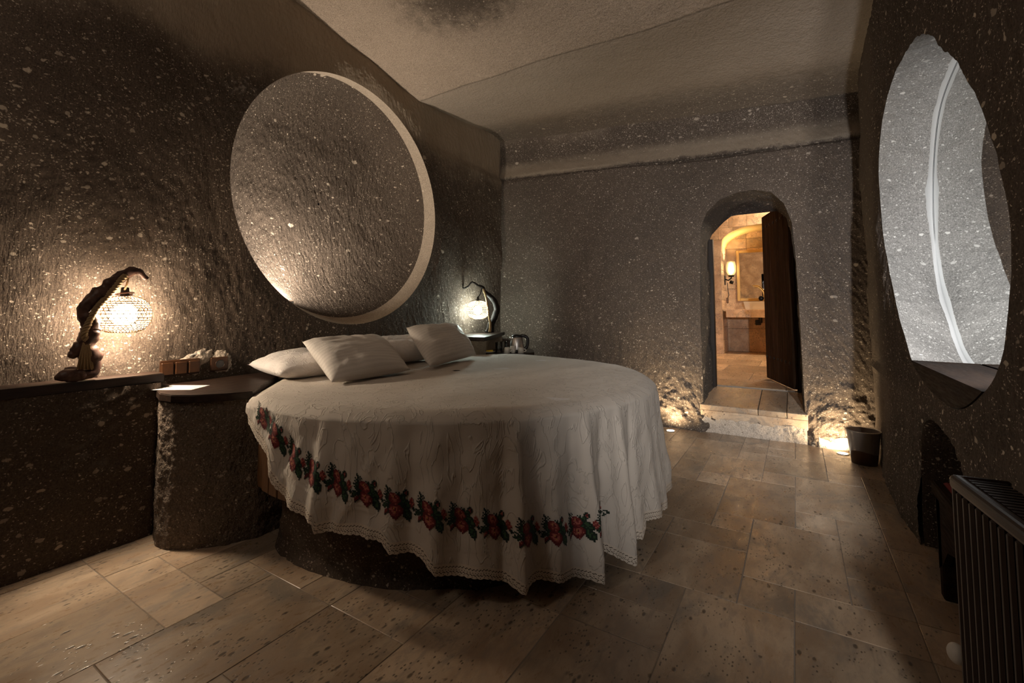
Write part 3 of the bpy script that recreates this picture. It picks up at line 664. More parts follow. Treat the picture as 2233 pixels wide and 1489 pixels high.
boxo('glass', (mx0 + fw * .6, YN - .022, mz0 + fw * .6), (mx1 - fw * .6, YN - .012, mz1 - fw * .6), M_mirror, mir, 0)
for lo, hi in (((mx0, YN - .035, mz0), (mx0 + fw, YN - .002, mz1)), ((mx1 - fw, YN - .035, mz0), (mx1, YN - .002, mz1)), ((mx0 + fw, YN - .035, mz0), (mx1 - fw, YN - .002, mz0 + fw)), ((mx0 + fw, YN - .035, mz1 - fw), (mx1 - fw, YN - .002, mz1))):
    boxo('frame_rail', lo, hi, M_gold, mir, .006)
sc = empty('wall_sconce', (-1.165, 9.78, 1.80), 'glowing wrought iron sconce beside the bathroom mirror', 'sconce')
SX, SY = -1.05, 9.80
boxo('wall_plate', (-1.172, SY - .05, 1.66), (-1.155, SY + .05, 1.84), M_iron, sc, .004)
tubes('arm', [([(-1.16, SY, 1.77), (-1.10, SY, 1.75), (SX, SY, 1.79), (SX, SY, 1.82)], .014), ([(SX - .02, SY - .01, 1.72), (SX + .03, SY - .02, 1.70)], .035)], M_iron, sc, 8)
lathe('cup', [(.0, 0), (.045, .0), (.06, .03), (.05, .035), (0, .03)], (SX, SY, 1.815), M_iron, sc, 16)
gs_ = lathe('glass_shade', [(.05, 0), (.085, .07), (.09, .18), (.075, .27), (.072, .27), (.086, .18), (.081, .07), (.047, .003)], (SX, SY, 1.845), NT('frosted_glass').p(Base_Color=(1, .9, .7), Roughness=.4, Transmission_Weight=1.0), sc, 20)
lathe('bulb', [(.001, 0), (.04, .04), (.06, .11), (.04, .19), (.001, .23)], (SX, SY, 1.855), emis('sconce_bulb', (1, .70, .34), E_BATH), gs_, 12)
tubes('pull_cord', [([(SX - .07, SY - .02, 1.70), (SX - .06, SY - .02, 1.53), (SX - .05, SY - .02, 1.46), (SX - .07, SY - .02, 1.40)], .008)], M_black, sc, 6)
boxo('pull_switch', (SX - .095, SY - .045, 1.30), (SX - .055, SY - .005, 1.41), M_bin, sc, .008)
pp = empty('drain_pipes', (-.45, 9.95, .80), 'dark drain trap and valves under the bathroom counter', 'pipes')
tubes('trap', [([(-.58, 9.95, 1.14), (-.58, 9.95, .92)], .035), ([(-.40, 9.95, 1.14), (-.40, 9.95, .90), (-.40, 10.14, .90)], .022)], M_black, pp, 10)
for xx in (-.62, -.43): boxo('valve', (xx - .05, 9.92, .88), (xx + .05, 10.0, .98), M_black, pp, .01)
light('bathroom_ceiling_light', 'POINT', (.40, 8.95, 3.0), P_BATH_CEIL, (1.0, .87, .68), size=.1)

# ================================================================== LEFT LEDGE, NIGHTSTAND
def rock_face(name, pts, z0, z1, m, par, amp=.01, nu=120, nz=60, sd=0, closed=False, flare=0.0, sc=8):
    """upright rock face following a plan polyline"""
    P2 = np.asarray(pts, float); L_ = np.r_[0, np.cumsum(np.linalg.norm(np.diff(P2, axis=0), axis=1))]; u = np.linspace(0, L_[-1], nu)
    xy = np.stack([np.interp(u, L_, P2[:, 0]), np.interp(u, L_, P2[:, 1])], 1); t = np.gradient(xy, axis=0); t /= np.linalg.norm(t, axis=1)[:, None]; nrm = np.stack([t[:, 1], -t[:, 0]], 1)
    z = np.linspace(z0, z1, nz); P = V3(xy[:, None, 0], xy[:, None, 1], z[None]); d = amp * fbm(P, sc, 3, sd) + amp * .5 * fbm(P, 45, 2, sd + 5) + flare * np.clip((z0 + .12 - z) / .12, 0, 1)[None]
    P[..., 0] += nrm[:, None, 0] * d; P[..., 1] += nrm[:, None, 1] * d
    return gridmesh(name, P, m, par)
struct(rock_face('trim_2', [(-3.12, 1.10), (-2.87, 1.09), (-2.852, 1.07), (-2.852, .5), (-2.84, -.2), (-2.80, -1.35)][::-1], 0, .775, M_ledge, None, .007, 200, 80, 81, sc=5), 'dark speckled rock ledge along the left wall under the driftwood lamp')
shelf = prism('wooden_ledge_board', [(-3.03, 1.115), (-2.865, 1.10), (-2.845, .5), (-2.80, -.2), (-2.77, -1.2), (-2.985, -1.2), (-3.0, .5)], .776, .82, M_woodY, None, .004, 2)
tag(shelf, 'long narrow dark wooden board capping the rock ledge under the left lamp', 'shelf')
ns_pts = [(-3.05, 1.10), (-2.90, 1.075), (-2.70, 1.02), (-2.60, 1.03), (-2.50, 1.09), (-2.41, 1.20), (-2.37, 1.30)]
struct(rock_face('trim_3', [(-2.88, 1.085), (-2.78, 1.052), (-2.69, 1.03), (-2.60, 1.045), (-2.51, 1.11), (-2.42, 1.22), (-2.36, 1.34), (-2.36, 1.5)], 0, .702, M_rough, None, .006, 130, 110, 85, sc=14), 'rounded hewn rock pedestal between the left ledge and the bed')
night = prism('bedside_board', ns_pts + [(-2.39, 1.32), (-2.52, 1.425), (-2.66, 1.56), (-2.81, 1.70), (-2.96, 1.76), (-3.06, 1.76)], .703, .741, M_woodY, None, .004, 2)
tag(night, 'rounded dark wooden bedside board on a rock pedestal left of the bed', 'shelf')
card = boxo('paper_card', (-.075, -.105, 0), (.075, .105, .0012), M_paper, None, 0)
card.location = (-2.80, 1.155, .7415); card.rotation_euler = (0, 0, R_(-58)); tag(card, 'white paper card lying on the rounded bedside board', 'card')
# switches, socket, conduit, plaster
def wallpt(x, y, off=0.0):
    X = -3.03
    for _ in range(6):
        p = on_x(x, y, X); X = float(xw(p[1], p[2])) + off
    return on_x(x, y, X)
yzs = wallpt(390, 815)
sw = empty('light_switch_row', (-3.0, 1.27, .80), 'brown triple light switch above the rounded bedside board', 'switch')
a0 = wallpt(352, 806, .03); a1 = wallpt(434, 798, .03); zb_, zt_ = .783, .873
y0, y1 = a0[1] - .01, a1[1]
bp_ = boxo('back_plate', (-3.055, y0, zb_), (-2.995, y1, zt_), M_switch, sw, .004)
for i in range(3): boxo('rocker', (-3.0, y0 + (y1 - y0) * (i + .06) / 3, zb_ + .008), (-2.984, y0 + (y1 - y0) * (i + .94) / 3, zt_ - .012), M_switch, bp_, .004)
so = empty('wall_socket', tuple(wallpt(477, 792)), 'brown square power socket between the switches and the pillow', 'socket')
c_ = wallpt(477, 793, .02)
fp_ = boxo('face_plate', (c_[0] - .03, c_[1] - .052, c_[2] - .042), (c_[0] + .012, c_[1] + .052, c_[2] + .042), M_switch, so, .006)
bm = bmesh.new(); bmesh.ops.create_cone(bm, cap_ends=True, segments=24, radius1=.026, radius2=.026, depth=.006); bmesh.ops.transform(bm, matrix=Matrix.Translation((c_[0] + .014, c_[1], c_[2])) @ Matrix.Rotation(R_(90), 4, 'Y'), verts=bm.verts); bm_obj('socket_well', bm, M_black, fp_)
aa_ = np.linspace(0, 2 * np.pi, 25); tubes('socket_ring', [(V3(c_[0] + .017, c_[1] + .026 * np.cos(aa_), c_[2] + .026 * np.sin(aa_)), .002)], M_switch, fp_, 6)
cp = [wallpt(*p, .025) for p in ((398, 788), (408, 780), (422, 773), (447, 771))]
tag(tubes('cable_conduit', [(spline(cp, 6), .006)], M_grey, None, 8), 'grey cable conduit bedded in plaster above the switches', 'cable')
def patch(name, pts, off, sd, par, m=None):
    px = np.array([wallpt(*p) for p in pts])[:, 1:]; c = px.mean(0); s = star(dens_poly([tuple(p) for p in px], 6), c); ph = np.linspace(-np.pi, np.pi, 90, endpoint=False); q = np.linspace(0, 1, 26)
    r = s(ph)[:, None] * q[None] * (1 + .10 * fbm(V3(np.cos(ph) * 3, np.sin(ph) * 3, 0 * ph), 2, 3, sd))[:, None]
    Y = c[0] + np.cos(ph)[:, None] * r; Z = c[1] + np.sin(ph)[:, None] * r; P = V3(xw(Y, Z), Y, Z); P[..., 0] = xw(Y, Z) + off * (1 - q[None] ** 4) - .012 * q[None] ** 6 + wl_disp(P) + .0035 * fbm(P, 30, 3, sd)
    gridmesh(name, P, m or M_plaster, par, closed=True)
patch('plaster_patch', [(335, 812), (350, 797), (385, 781), (410, 767), (440, 755), (465, 757), (470, 772), (455, 790), (438, 799), (436, 818), (380, 824)], .007, 91, wall_left)
patch('socket_plaster', [(455, 778), (470, 760), (490, 758), (505, 775), (508, 800), (495, 815), (465, 815), (455, 800)], .010, 95, wall_left)

# ================================================================== LAMPS
def lamp(name, label, loc, S, branch, knobs, base, rope, tassel, cord, c, a, cz, bulb_mat, bmat, sc, brad=.05):
    L = empty(name, loc, label, 'lamp', 'driftwood bedside lamps')
    tubes('branch', [(spline([p[0] for p in branch], 7), np.interp(np.arange(7 * (len(branch) - 1) + 1) / 7, np.arange(len(branch)), [p[1] for p in branch]))] +
          [(spline([p[0] for p in k], 6), np.interp(np.arange(6 * (len(k) - 1) + 1) / 6, np.arange(len(k)), [p[1] for p in k])) for k in knobs], bmat, L, 14, .34 if sc > .9 else .2)
    tubes('wooden_base', [(spline([p[0] for p in k], 6), np.interp(np.arange(6 * (len(k) - 1) + 1) / 6, np.arange(len(k)), [p[1] for p in k])) for k in base], bmat, L, 14, .10)
    pth = spline(rope, 24); T_ = np.gradient(pth, axis=0); T_ /= np.linalg.norm(T_, axis=1)[:, None]; u = np.cross(T_, _F); u /= np.linalg.norm(u, axis=1)[:, None]; v = np.cross(T_, u)
    s_ = np.r_[0, np.cumsum(np.linalg.norm(np.diff(pth, axis=0), axis=1))]; an = s_ / (.045 * sc) * 2 * np.pi
    tubes('rope', [(pth + .0075 * sc * (np.cos(an + k)[:, None] * u + np.sin(an + k)[:, None] * v), .0074 * sc) for k in (0, 2.09, 4.19)], M_rope, L, 6)
    if tassel: tubes('rope_tassel', tassel, M_rope, L, 5)
    tubes('hanging_cord', cord, M_rope if sc > .9 else bmat, L, 6)
    # socket cap and coil ring on top of the shade
    lathe('socket_cap', [(.001, .05 * sc), (.016 * sc, .045 * sc), (.020 * sc, 0), (.03 * sc, -.012 * sc), (.001, -.012 * sc)], (c[0], c[1], c[2] + cz * .98), M_black, L, 16)
    aa = np.linspace(0, 2 * np.pi, 33); tubes('coil', [(V3(c[0] + .035 * sc * np.cos(aa), c[1] + .035 * sc * np.sin(aa), c[2] + cz + .012 * sc * k + .006 * np.sin(aa + k)), .0035 * sc) for k in (0, 1)], bmat, L, 6)
    # woven cane shade: two families of spirals and horizontal hoops
    lst = []; n = 30; f0, f1 = R_(78), R_(-68); f = np.linspace(f0, f1, 22)
    for fam in (1, -1):
        for i in range(n):
            th = 2 * np.pi * i / n + fam * (f0 - f) * .55; cf = np.abs(np.cos(f)) ** .72; sf = np.sign(f) * np.abs(np.sin(f)) ** .85; lst.append((V3(c[0] + a * cf * np.cos(th), c[1] + a * cf * np.sin(th), c[2] + cz * sf), .0017))
    for ff in np.linspace(f1, R_(40), 15):
        cf = abs(math.cos(ff)) ** .72; sf = math.copysign(abs(math.sin(ff)) ** .85, ff); lst.append((V3(c[0] + a * cf * np.cos(aa), c[1] + a * cf * np.sin(aa), c[2] + cz * sf + 0 * aa), .0024))
    t = NT('cane_' + name); tr = t.n('ShaderNodeBsdfTranslucent'); tr.inputs[0].default_value = (.5, .37, .22, 1); mx = t.n('ShaderNodeMixShader'); mx.inputs[0].default_value = .12
    t.p(Base_Color=(.30, .21, .12), Roughness=.6); t.set(mx.inputs[1], t.b.outputs[0]); t.set(mx.inputs[2], tr.outputs[0]); t.t.links.new(mx.outputs[0], t.o.inputs[0])
    shd = tubes('lamp_shade', lst, t.m, L, 4)
    bm = bmesh.new(); bmesh.ops.create_icosphere(bm, subdivisions=2, radius=brad); bmesh.ops.transform(bm, matrix=Matrix.Translation(c), verts=bm.verts); bm_obj('bulb', bm, bulb_mat, shd, True)
    return L
# left lamp, stands on the ledge board (depth about 2.27 m along the view)
DL = 2.22; s_ = lambda x, y, d=0.0: tuple(on_x(x, y, -2.862 - d * .6)); pr_ = lambda p: 1.18 * p / (FPX / DL)
cL = on_x(270, 686, -2.892)
lamp('driftwood_lamp', 'driftwood lamp with glowing wide woven shade on the left rock ledge', (-2.93, .80, .82), s_,
     [(s_(196, 822, .02), pr_(10)), (s_(203, 800, .02), pr_(9)), (s_(200, 775), pr_(13)), (s_(190, 752), pr_(12)), (s_(200, 722), pr_(14)), (s_(196, 700), pr_(14)), (s_(182, 680), pr_(11)), (s_(205, 655), pr_(14)), (s_(228, 635), pr_(12)), (s_(250, 613), pr_(11)), (s_(272, 596), pr_(9)), (s_(295, 592), pr_(7)), (s_(312, 600), pr_(6)), (s_(321, 608), pr_(5))],
     [[(s_(190, 755), pr_(12)), (s_(172, 764), pr_(11)), (s_(158, 772), pr_(7)), (s_(149, 772), pr_(4))], [(s_(200, 715), pr_(12)), (s_(198, 740), pr_(9)), (s_(202, 745), pr_(3))]],
     [[(s_(119, 825), pr_(3)), (s_(132, 822), pr_(9)), (s_(145, 819), pr_(12)), (s_(165, 818), pr_(12)), (s_(185, 817), pr_(9)), (s_(202, 812), pr_(9)), (s_(208, 800), pr_(8)), (s_(209, 787), pr_(7))], [(s_(140, 808, .04), pr_(6)), (s_(158, 809, .03), pr_(9)), (s_(176, 816, -.02), pr_(8)), (s_(184, 821, -.05), pr_(4))]],
     [s_(274, 600, -.03), s_(262, 612, -.04), s_(240, 640, -.04), s_(214, 668, -.05), s_(200, 690, -.05), s_(190, 712, -.05), s_(184, 728, -.05), s_(188, 742, -.05)],
     [(spline([s_(188 + k * .6, 738, -.05), s_(186 + k * 1.5, 765, -.055), s_(183 + k * 2.6, 806, -.04 + .006 * (k % 3))], 4), .0026) for k in range(-6, 9)],
     [(spline([s_(280, 598), s_(278, 615), s_(272, 632, .03), tuple(cL + np.array([0, 0, .12]))], 5), .005)], cL, .113, .094, emis('bulb_warm', (1.0, .80, .58), E_LAMP_L), M_branch, 1.0, .056)
# right lamp in the far corner
DR = 5.05; r_ = lambda x, y, d=0.0: tuple(at_depth(x, y, DR + d)); qr = lambda p: p / (FPX / DR)
cR = at_depth(1042, 676, 5.02)
lamp('driftwood_lamp', 'driftwood lamp with glowing round woven shade in the far corner beyond the bed', (-2.87, 4.15, .90), r_,
     [(r_(1073, 724), qr(4)), (r_(1072, 705), qr(6)), (r_(1078, 692), qr(7)), (r_(1083, 674), qr(7)), (r_(1078, 656), qr(6)), (r_(1068, 646), qr(5)), (r_(1057, 636), qr(4)), (r_(1053, 627), qr(3.5)), (r_(1042, 622), qr(2.2)), (r_(1030, 615), qr(2)), (r_(1021, 624), qr(1.8)), (r_(1011, 628), qr(1.6)), (r_(1009, 620), qr(1))],
     [[(r_(1068, 704), qr(4)), (r_(1064, 718), qr(4)), (r_(1060, 724), qr(3))]],
     [[(r_(1058, 722), qr(3)), (r_(1066, 722), qr(3.5)), (r_(1077, 722), qr(3))]],
     [r_(1054, 630, -.04), r_(1059, 645, -.05), r_(1063, 665, -.05), r_(1066, 690, -.06), r_(1069, 704, -.06), r_(1069, 722, -.05)],
     [(spline([r_(1069 + .3 * k, 704, -.06), r_(1069 + .6 * k, 715, -.06), r_(1068 + .8 * k, 724, -.05)], 4), .004) for k in range(-3, 4)],
     [(spline([r_(1050, 628), r_(1048, 640, -.02), tuple(cR + np.array([0, 0, .14]))], 5), .006)], cR, .122, .105, emis('bulb_cool', (.86, 1.0, .90), E_LAMP_R), M_branchD, .85)

# small uplight inside the round recess
ul = empty('recess_uplight', (-3.15, 1.98, 1.212), 'small hidden uplight at the lower left edge of the round recess', 'spotlight')
lathe('housing', [(.001, -.01), (.022, -.01), (.024, .008), (.018, .010), (.017, .004), (.001, .004)], (-3.15, 1.98, 1.212), M_steel, ul, 16)
lathe('lens', [(.001, .006), (.017, .006)], (-3.15, 1.98, 1.212), emis('recess_lens', (1, .9, .76), 25.0), ul, 16)
light('recess_beam', 'SPOT', (-3.135, 2.0, 1.262), P_RECESS, NEUT, ul, aim=(-3.44, 2.20, 1.85), size=.025, spot=165, blend=1.0)

# ================================================================== BED
BC = np.array([-1.96, 2.44]); ZT = .748
def Rb(th):  # th in degrees
    th = np.asarray(th, float); r = np.full(th.shape, 1.27)
    for a, d in ((-135, 1.085), (135, 1.085), (180, 1.085)):
        c = np.cos(np.radians(th - a)); r = np.where(c > .2, -.04 * np.log(np.exp(-r / .04) + np.exp(-(d / np.maximum(c, .2)) / .04)), r)
    return r
bed = empty('bed', (BC[0], BC[1], 0), 'large round platform bed on a hewn rock base', 'bed')
th = np.linspace(-180, 180, 260, endpoint=False); thr = np.radians(th)
rb = Rb(th) * .905
zs = np.linspace(0, 1, 26); P = V3((BC[0] + .01) + np.cos(thr)[:, None] * (rb[:, None] + .03 * np.clip(.15 - zs, 0, 1)[None] / .15), BC[1] + .03 + np.sin(thr)[:, None] * (rb[:, None] + .03 * np.clip(.15 - zs, 0, 1)[None] / .15), zs[None] * .32)
dn = .012 * fbm(P, 8, 3, 101) + .006 * fbm(P, 40, 2, 105); P[..., 0] += np.cos(thr)[:, None] * dn; P[..., 1] += np.sin(thr)[:, None] * dn
Pt = np.stack([P[:, -1] * (1 - k) + np.array([BC[0], BC[1], .32]) * k for k in np.linspace(0, .98, 6)], 1)
gridmesh('rock_base', np.concatenate([P, Pt[:, 1:]], 1), M_ledge, bed, closed=True)
prof = [(0, .60), (1, .60), (1.0, .69), (.992, .715), (.97, .733), (.92, .742), (0.02, .742)]
P = V3(BC[0] + np.cos(thr)[:, None] * np.array([p[0] for p in prof]) * (Rb(th) - .012)[:, None], BC[1] + np.sin(thr)[:, None] * np.array([p[0] for p in prof]) * (Rb(th) - .012)[:, None], np.array([p[1] for p in prof])[None])
gridmesh('mattress', P, M_pillow, bed, closed=True)
sl0 = None
for k, a in enumerate(np.arange(-122, 20, 3.6)):
    rr_ = float(Rb(a)) - .055; A = R_(a)
    M = Matrix.Translation((BC[0] + rr_ * math.cos(A), BC[1] + rr_ * math.sin(A), 0)) @ Matrix.Rotation(A, 4, 'Z')
    if sl0 is None:
        sl0 = boxo('slat', (-.012, -.034, .315), (.012, .034, .615), M_slat, bed, .004); o = sl0
    else:
        o = sl0.copy(); COL.objects.link(o)
    o.matrix_basis = Matrix.Translation((-BC[0], -BC[1], 0)).inverted() @ Matrix.Translation((-BC[0], -BC[1], 0)) @ M

# bedspread -------------------------------------------------------
HEM_T = np.array([-104, -99, -96, -93, -89.5, -87.3, -84.6, -79.6, -75.6, -75.2, -68.7, -63.2, -61.7, -56.5, -54.3, -50.7, -46.2, -40.1, -39.5, -32, -24.6, -24.0, -22.8, -20, -16, -14, -13, -9.5, -8, 2, 8, 30, 70, 95, 104])
HEM_Z = np.array([.69, .66, .63, .60, .555, .475, .425, .385, .36, .322, .326, .310, .278, .254, .203, .178, .172, .113, .133, .10, .065, .095, .14, .118, .058, .065, .125, .105, .18, .155, .16, .20, .25, .30, .69])
def hem(th): return np.interp(th, HEM_T, HEM_Z)
FOLDS = [(-95, 1.6, .02), (-91.5, 1.2, -.012), (-88, 1.8, .025), (-84.4, 1.2, -.012), (-81, 1.6, .02), (-75.8, 1.5, .04), (-73, 1.0, -.014), (-70, 2.0, .02), (-66, 1.0, .012), (-62.0, 1.7, .034), (-58.8, 1.2, -.016), (-54.8, 2.0, .040), (-50.5, 1.2, -.012), (-47, 1.8, .016), (-43.0, 1.0, -.016), (-40.2, 1.5, .055), (-36.6, 1.0, -.014), (-33, 1.5, .024), (-29.2, 1.1, -.018), (-25.2, 1.3, .055), (-20.8, 1.3, -.045), (-15.4, 1.4, .045), (-11.2, 1.2, -.035), (-3, 3.0, .035), (4, 3, .03), (15, 3.5, .045), (28, 4, .04), (42, 4, .05), (58, 4, .04), (74, 4, .05), (88, 4, .04)]
def fold(th):
    f = 0
    for c, w_, a in FOLDS: f = f + a * np.exp(-((th - c) / w_) ** 2)
    return f
def drape(th, z):
    """outer radius of the hanging cloth at angle th (deg), height z"""
    d = np.clip((.712 - z) / np.maximum(.712 - hem(th), .02), 0, 1.25)
    dd = np.clip((.712 - z) / .5, 0, 1.2)
    r = Rb(th) + .012 + .035 * dd ** 1.2 + fold(th) * np.clip(dd, 0, 1) ** .65 + (.009 * vnoise(V3(th * .16 + dd * 5.0, dd * 1.6, 0 * th + 0 * dd), 7) + .006 * vnoise(V3(th * .55 + dd * 7.0, dd * 2.5, 0 * th + 0 * dd), 8) * np.clip((-50 - th) / 20, .35, 1)) * np.clip(d * 4, 0, 1)
    for k, zz in ((1, .055), (2, .075), (3, .095)): r = r + .0022 * np.exp(-((z - hem(th) - zz) / .006) ** 2)
    return r
def cloth_pt(th, z, off=0.0):
    r = drape(th, z) + off; a = np.radians(th); return V3(BC[0] + np.cos(a) * r, BC[1] + np.sin(a) * r, z)
thA = np.arange(-104, 104.01, .35); nd = 70
dd = np.linspace(0, 1, nd); Zd = .712 + (hem(thA) - .712)[:, None] * dd[None]
Pd = cloth_pt(thA[:, None] + 0 * Zd, Zd)
nq = 60; q = np.linspace(.02, 1, nq)
rt = Rb(thA); Pq = V3(BC[0] + np.cos(np.radians(thA))[:, None] * rt[:, None] * q, BC[1] + np.sin(np.radians(thA))[:, None] * rt[:, None] * q, 0)
def ztop(x, y, q): return ZT + .006 * fbm(V3(x, y, 0), 2.2, 3, 121) + .0016 * fbm(V3(x * 3 + y, y * 9, 0), 2, 2, 122) - .032 * np.clip((q - .94) / .06, 0, 1) ** 2.0
Pq[..., 2] = ztop(Pq[..., 0], Pq[..., 1], q[None])
Pall = np.concatenate([Pq, Pd[:, 1:]], 1)
uv = np.stack([np.broadcast_to(thA[:, None] / 360 + .5, Pall.shape[:2]), np.broadcast_to(np.linspace(0, 1, Pall.shape[1])[None], Pall.shape[:2])], -1)
spread = gridmesh('bedspread', Pall, M_cloth, None, uv=uv)
# remaining top (towards the wall), tucked at the rim
thB = np.linspace(104, 256, 180); rt = Rb((thB + 180) % 360 - 180); qb = np.r_[q, 1.012, 1.016]
P = V3(BC[0] + np.cos(np.radians(thB))[:, None] * rt[:, None] * qb, BC[1] + np.sin(np.radians(thB))[:, None] * rt[:, None] * qb, 0); P[..., 2] = ztop(P[..., 0], P[..., 1], np.clip(qb, 0, 1)[None]); P[:, -1, 2] -= .03
spread_b = gridmesh('tucked_sheet', P, M_cloth, spread)
spread['label'] = 'cream bedspread with rose embroidery draped over the round bed'; spread['category'] = 'bedspread'
# lace edging: a net with rows of holes
dth = .11; tl = np.arange(-100, 60, dth); nv = 15; V = []; F = []
for i, t in enumerate(tl):
    sc_ = .004 * abs(math.sin(i * .33))
    for j in range(nv): V.append((t, j / (nv - 1) * (.040 + sc_)))
V = np.array(V); W = cloth_pt(V[:, 0], hem(V[:, 0]) + .004 - V[:, 1], .002)
for i in range(len(tl) - 1):
    for j in range(nv - 1):
        if (j in (3, 4) and (i + 2 * (j - 3)) % 5 < 2) or (j == 7 and i % 4 == 1) or (j in (9, 10) and (i - 2 * (j - 9)) % 5 < 2) or (j == 12 and i % 6 == 0): continue
        a = i * nv + j; F.append((a, a + nv, a + nv + 1, a + 1))
raw('lace_edging', W, F, M_lace, spread, smooth=False)
MOTIF = """
..k.....................
..kk.k..........kk......
...kk.k........kkrk.....
.k.k.k....k.k..krrk.....
..kkk.ddrr.kk.gkkrk.....
.k.kkdrppprdkgggkk......
..kkgdrpydprdkggk....p..
kkkggdrpprdprkkgk...prp.
..kkgddrpppprdkggkk.rpr.
.kgkkddrrpprrdkggggkprrp
..kggkddrrrrdkkkggggrrpr
...kkkkdddrrkggkkgggkrr.
..k.kkddddddrdkkgkggkdrk
.kgkkgdrrppprrdkkkkkk.kk
kggkkkdrpydpprddkgkk...k
kgk.kdrpprdpprrdkggkk...
.k.rdkdrppypprrdkgggkk..
..rrdkddrppprrddkggggk..
..rdk..drrrrrdd.kggggk..
..dk....dddrdd..kkgggk..
..k......ddrd....kggkk..
...........d......kkk...
....................k..."""
rows = MOTIF.strip('\n').split('\n'); CELL = .0052; keys = list(EMB)
mot = [(-92.5, .68), (-87.2, .622), (-81.9, .548), (-76.9, .507), (-71.7, .478), (-66.3, .447), (-60.9, .412), (-55.3, .382), (-49.9, .345), (-44.3, .316), (-38.7, .283), (-33.3, .262), (-27.9, .250), (-23.2, .262)]
for (tc, zc_) in mot:
    V = []; F = []; mi = []
    slope = (np.interp(tc + 2, [m[0] for m in mot], [m[1] for m in mot]) - np.interp(tc - 2, [m[0] for m in mot], [m[1] for m in mot])) / (4 * R_(1) * 1.36)
    cells = [(c, r, ch) for r, row in enumerate(rows) for c, ch in enumerate(row) if ch != '.']
    cells += [(23 + k, 13 - (1 if 1 < k < 5 else 0), 'k') for k in range(6)] + [(25, 14, 'k'), (25, 15, 'g'), (26, 15, 'k'), (24, 16, 'k'), (25, 16, 'k'), (27, 13, 'g'), (27, 14, 'k'), (28, 14, 'k')]
    for c, r, ch in cells:
        if ch == 'r': ch = rnd.choice('rrrrdp')
        elif ch == 'g': ch = rnd.choice('ggkk')
        elif ch == 'p': ch = rnd.choice('pppr')
        p = [];
        for dx, dy in ((0, 0), (1, 0), (1, 1), (0, 1)):
            u = (c + dx - 12) * CELL; z = zc_ + (11 - r - dy) * CELL + u * slope; p.append((tc + math.degrees(u / 1.37), z))
        o = len(V); V += p; F.append((o, o + 1, o + 2, o + 3)); mi.append(keys.index(ch))
    V = np.array(V); ok = V[:, 1] > hem(V[:, 0]) + .01
    W = cloth_pt(V[:, 0], V[:, 1], .0028)
    raw('rose_embroidery', W, F, list(EMB.values()), spread, smooth=False, mi=mi)

# pillows -----------------------------------------------------------
def pillow(bl, br, tl, tr, t, label, m, sd, n=(44, 34), ear=.05):
    bl, br, tl, tr = map(np.asarray, (bl, br, tl, tr)); u = np.linspace(-1, 1, n[0])[:, None]; v = np.linspace(-1, 1, n[1])[None]
    ue = u * (1 - .028 * (1 - np.abs(v) ** 2)); ve = v * (1 - .04 * (1 - np.abs(u) ** 2))
    a, b = (ue + 1) / 2, (ve + 1) / 2; base = (bl * ((1 - a) * (1 - b))[..., None] + br * (a * (1 - b))[..., None] + tl * ((1 - a) * b)[..., None] + tr * (a * b)[..., None])
    nrm = np.cross(br - bl, tl - bl); nrm = nrm / np.linalg.norm(nrm)
    h = ((1 - np.abs(u) ** 3.4) * (1 - np.abs(v) ** 3.0)).clip(0) ** .55
    wr = fbm(V3(base[..., 0], base[..., 1], base[..., 2]), 9, 3, sd) * .010 + fbm(V3(u * 2 + 0 * v, v * 7 + 0 * u, 0 * u * v), 1, 2, sd + 3) * .006
    P1 = base + nrm * (h * t * .55 + wr * h ** .5)[..., None]; P2 = base - nrm * (h * t * .45)[..., None]
    uv1 = np.stack([a + 0 * b, b + 0 * a], -1)
    V = np.concatenate([P1.reshape(-1, 3), P2.reshape(-1, 3)]); nn = n[0] * n[1]
    F = gridfaces(n[0], n[1]) + [tuple(i + nn for i in f[::-1]) for f in gridfaces(n[0], n[1])]
    o = raw('pillow', V, F, m, None, True, None, np.concatenate([uv1.reshape(-1, 2)] * 2))
    bm = bmesh.new(); bm.from_mesh(o.data); bmesh.ops.remove_doubles(bm, verts=bm.verts, dist=.0004); bmesh.ops.recalc_face_normals(bm, faces=bm.faces); bm.to_mesh(o.data); bm.free(); o.data.shade_smooth()
    return tag(o, label, 'pillow', 'pillows on the round bed')
pillow((-2.46, 1.50, .80), (-2.40, 2.14, .80), (-2.96, 1.585, .812), (-2.99, 2.25, .83), .155, 'plain white pillow lying flat at the left rim of the bed', M_pillow, 201)
pillow((-2.46, 2.22, .80), (-2.44, 2.92, .80), (-2.84, 2.28, .90), (-2.86, 3.0, .90), .16, 'plain white pillow half hidden between the two striped pillows', M_pillow, 211)
pillow((-2.12, 1.58, .768), (-2.12, 2.17, .772), (-2.56, 1.69, .965), (-2.62, 2.37, .955), .15, 'striped white pillow leaning at the left, in front of a plain pillow', M_pillowS, 221)
pillow((-2.10, 2.33, .775), (-2.28, 3.10, .785), (-2.52, 2.52, 1.025), (-2.62, 3.25, 1.03), .15, 'striped white pillow leaning at the right, nearest the far lamp', M_pillowS, 231)

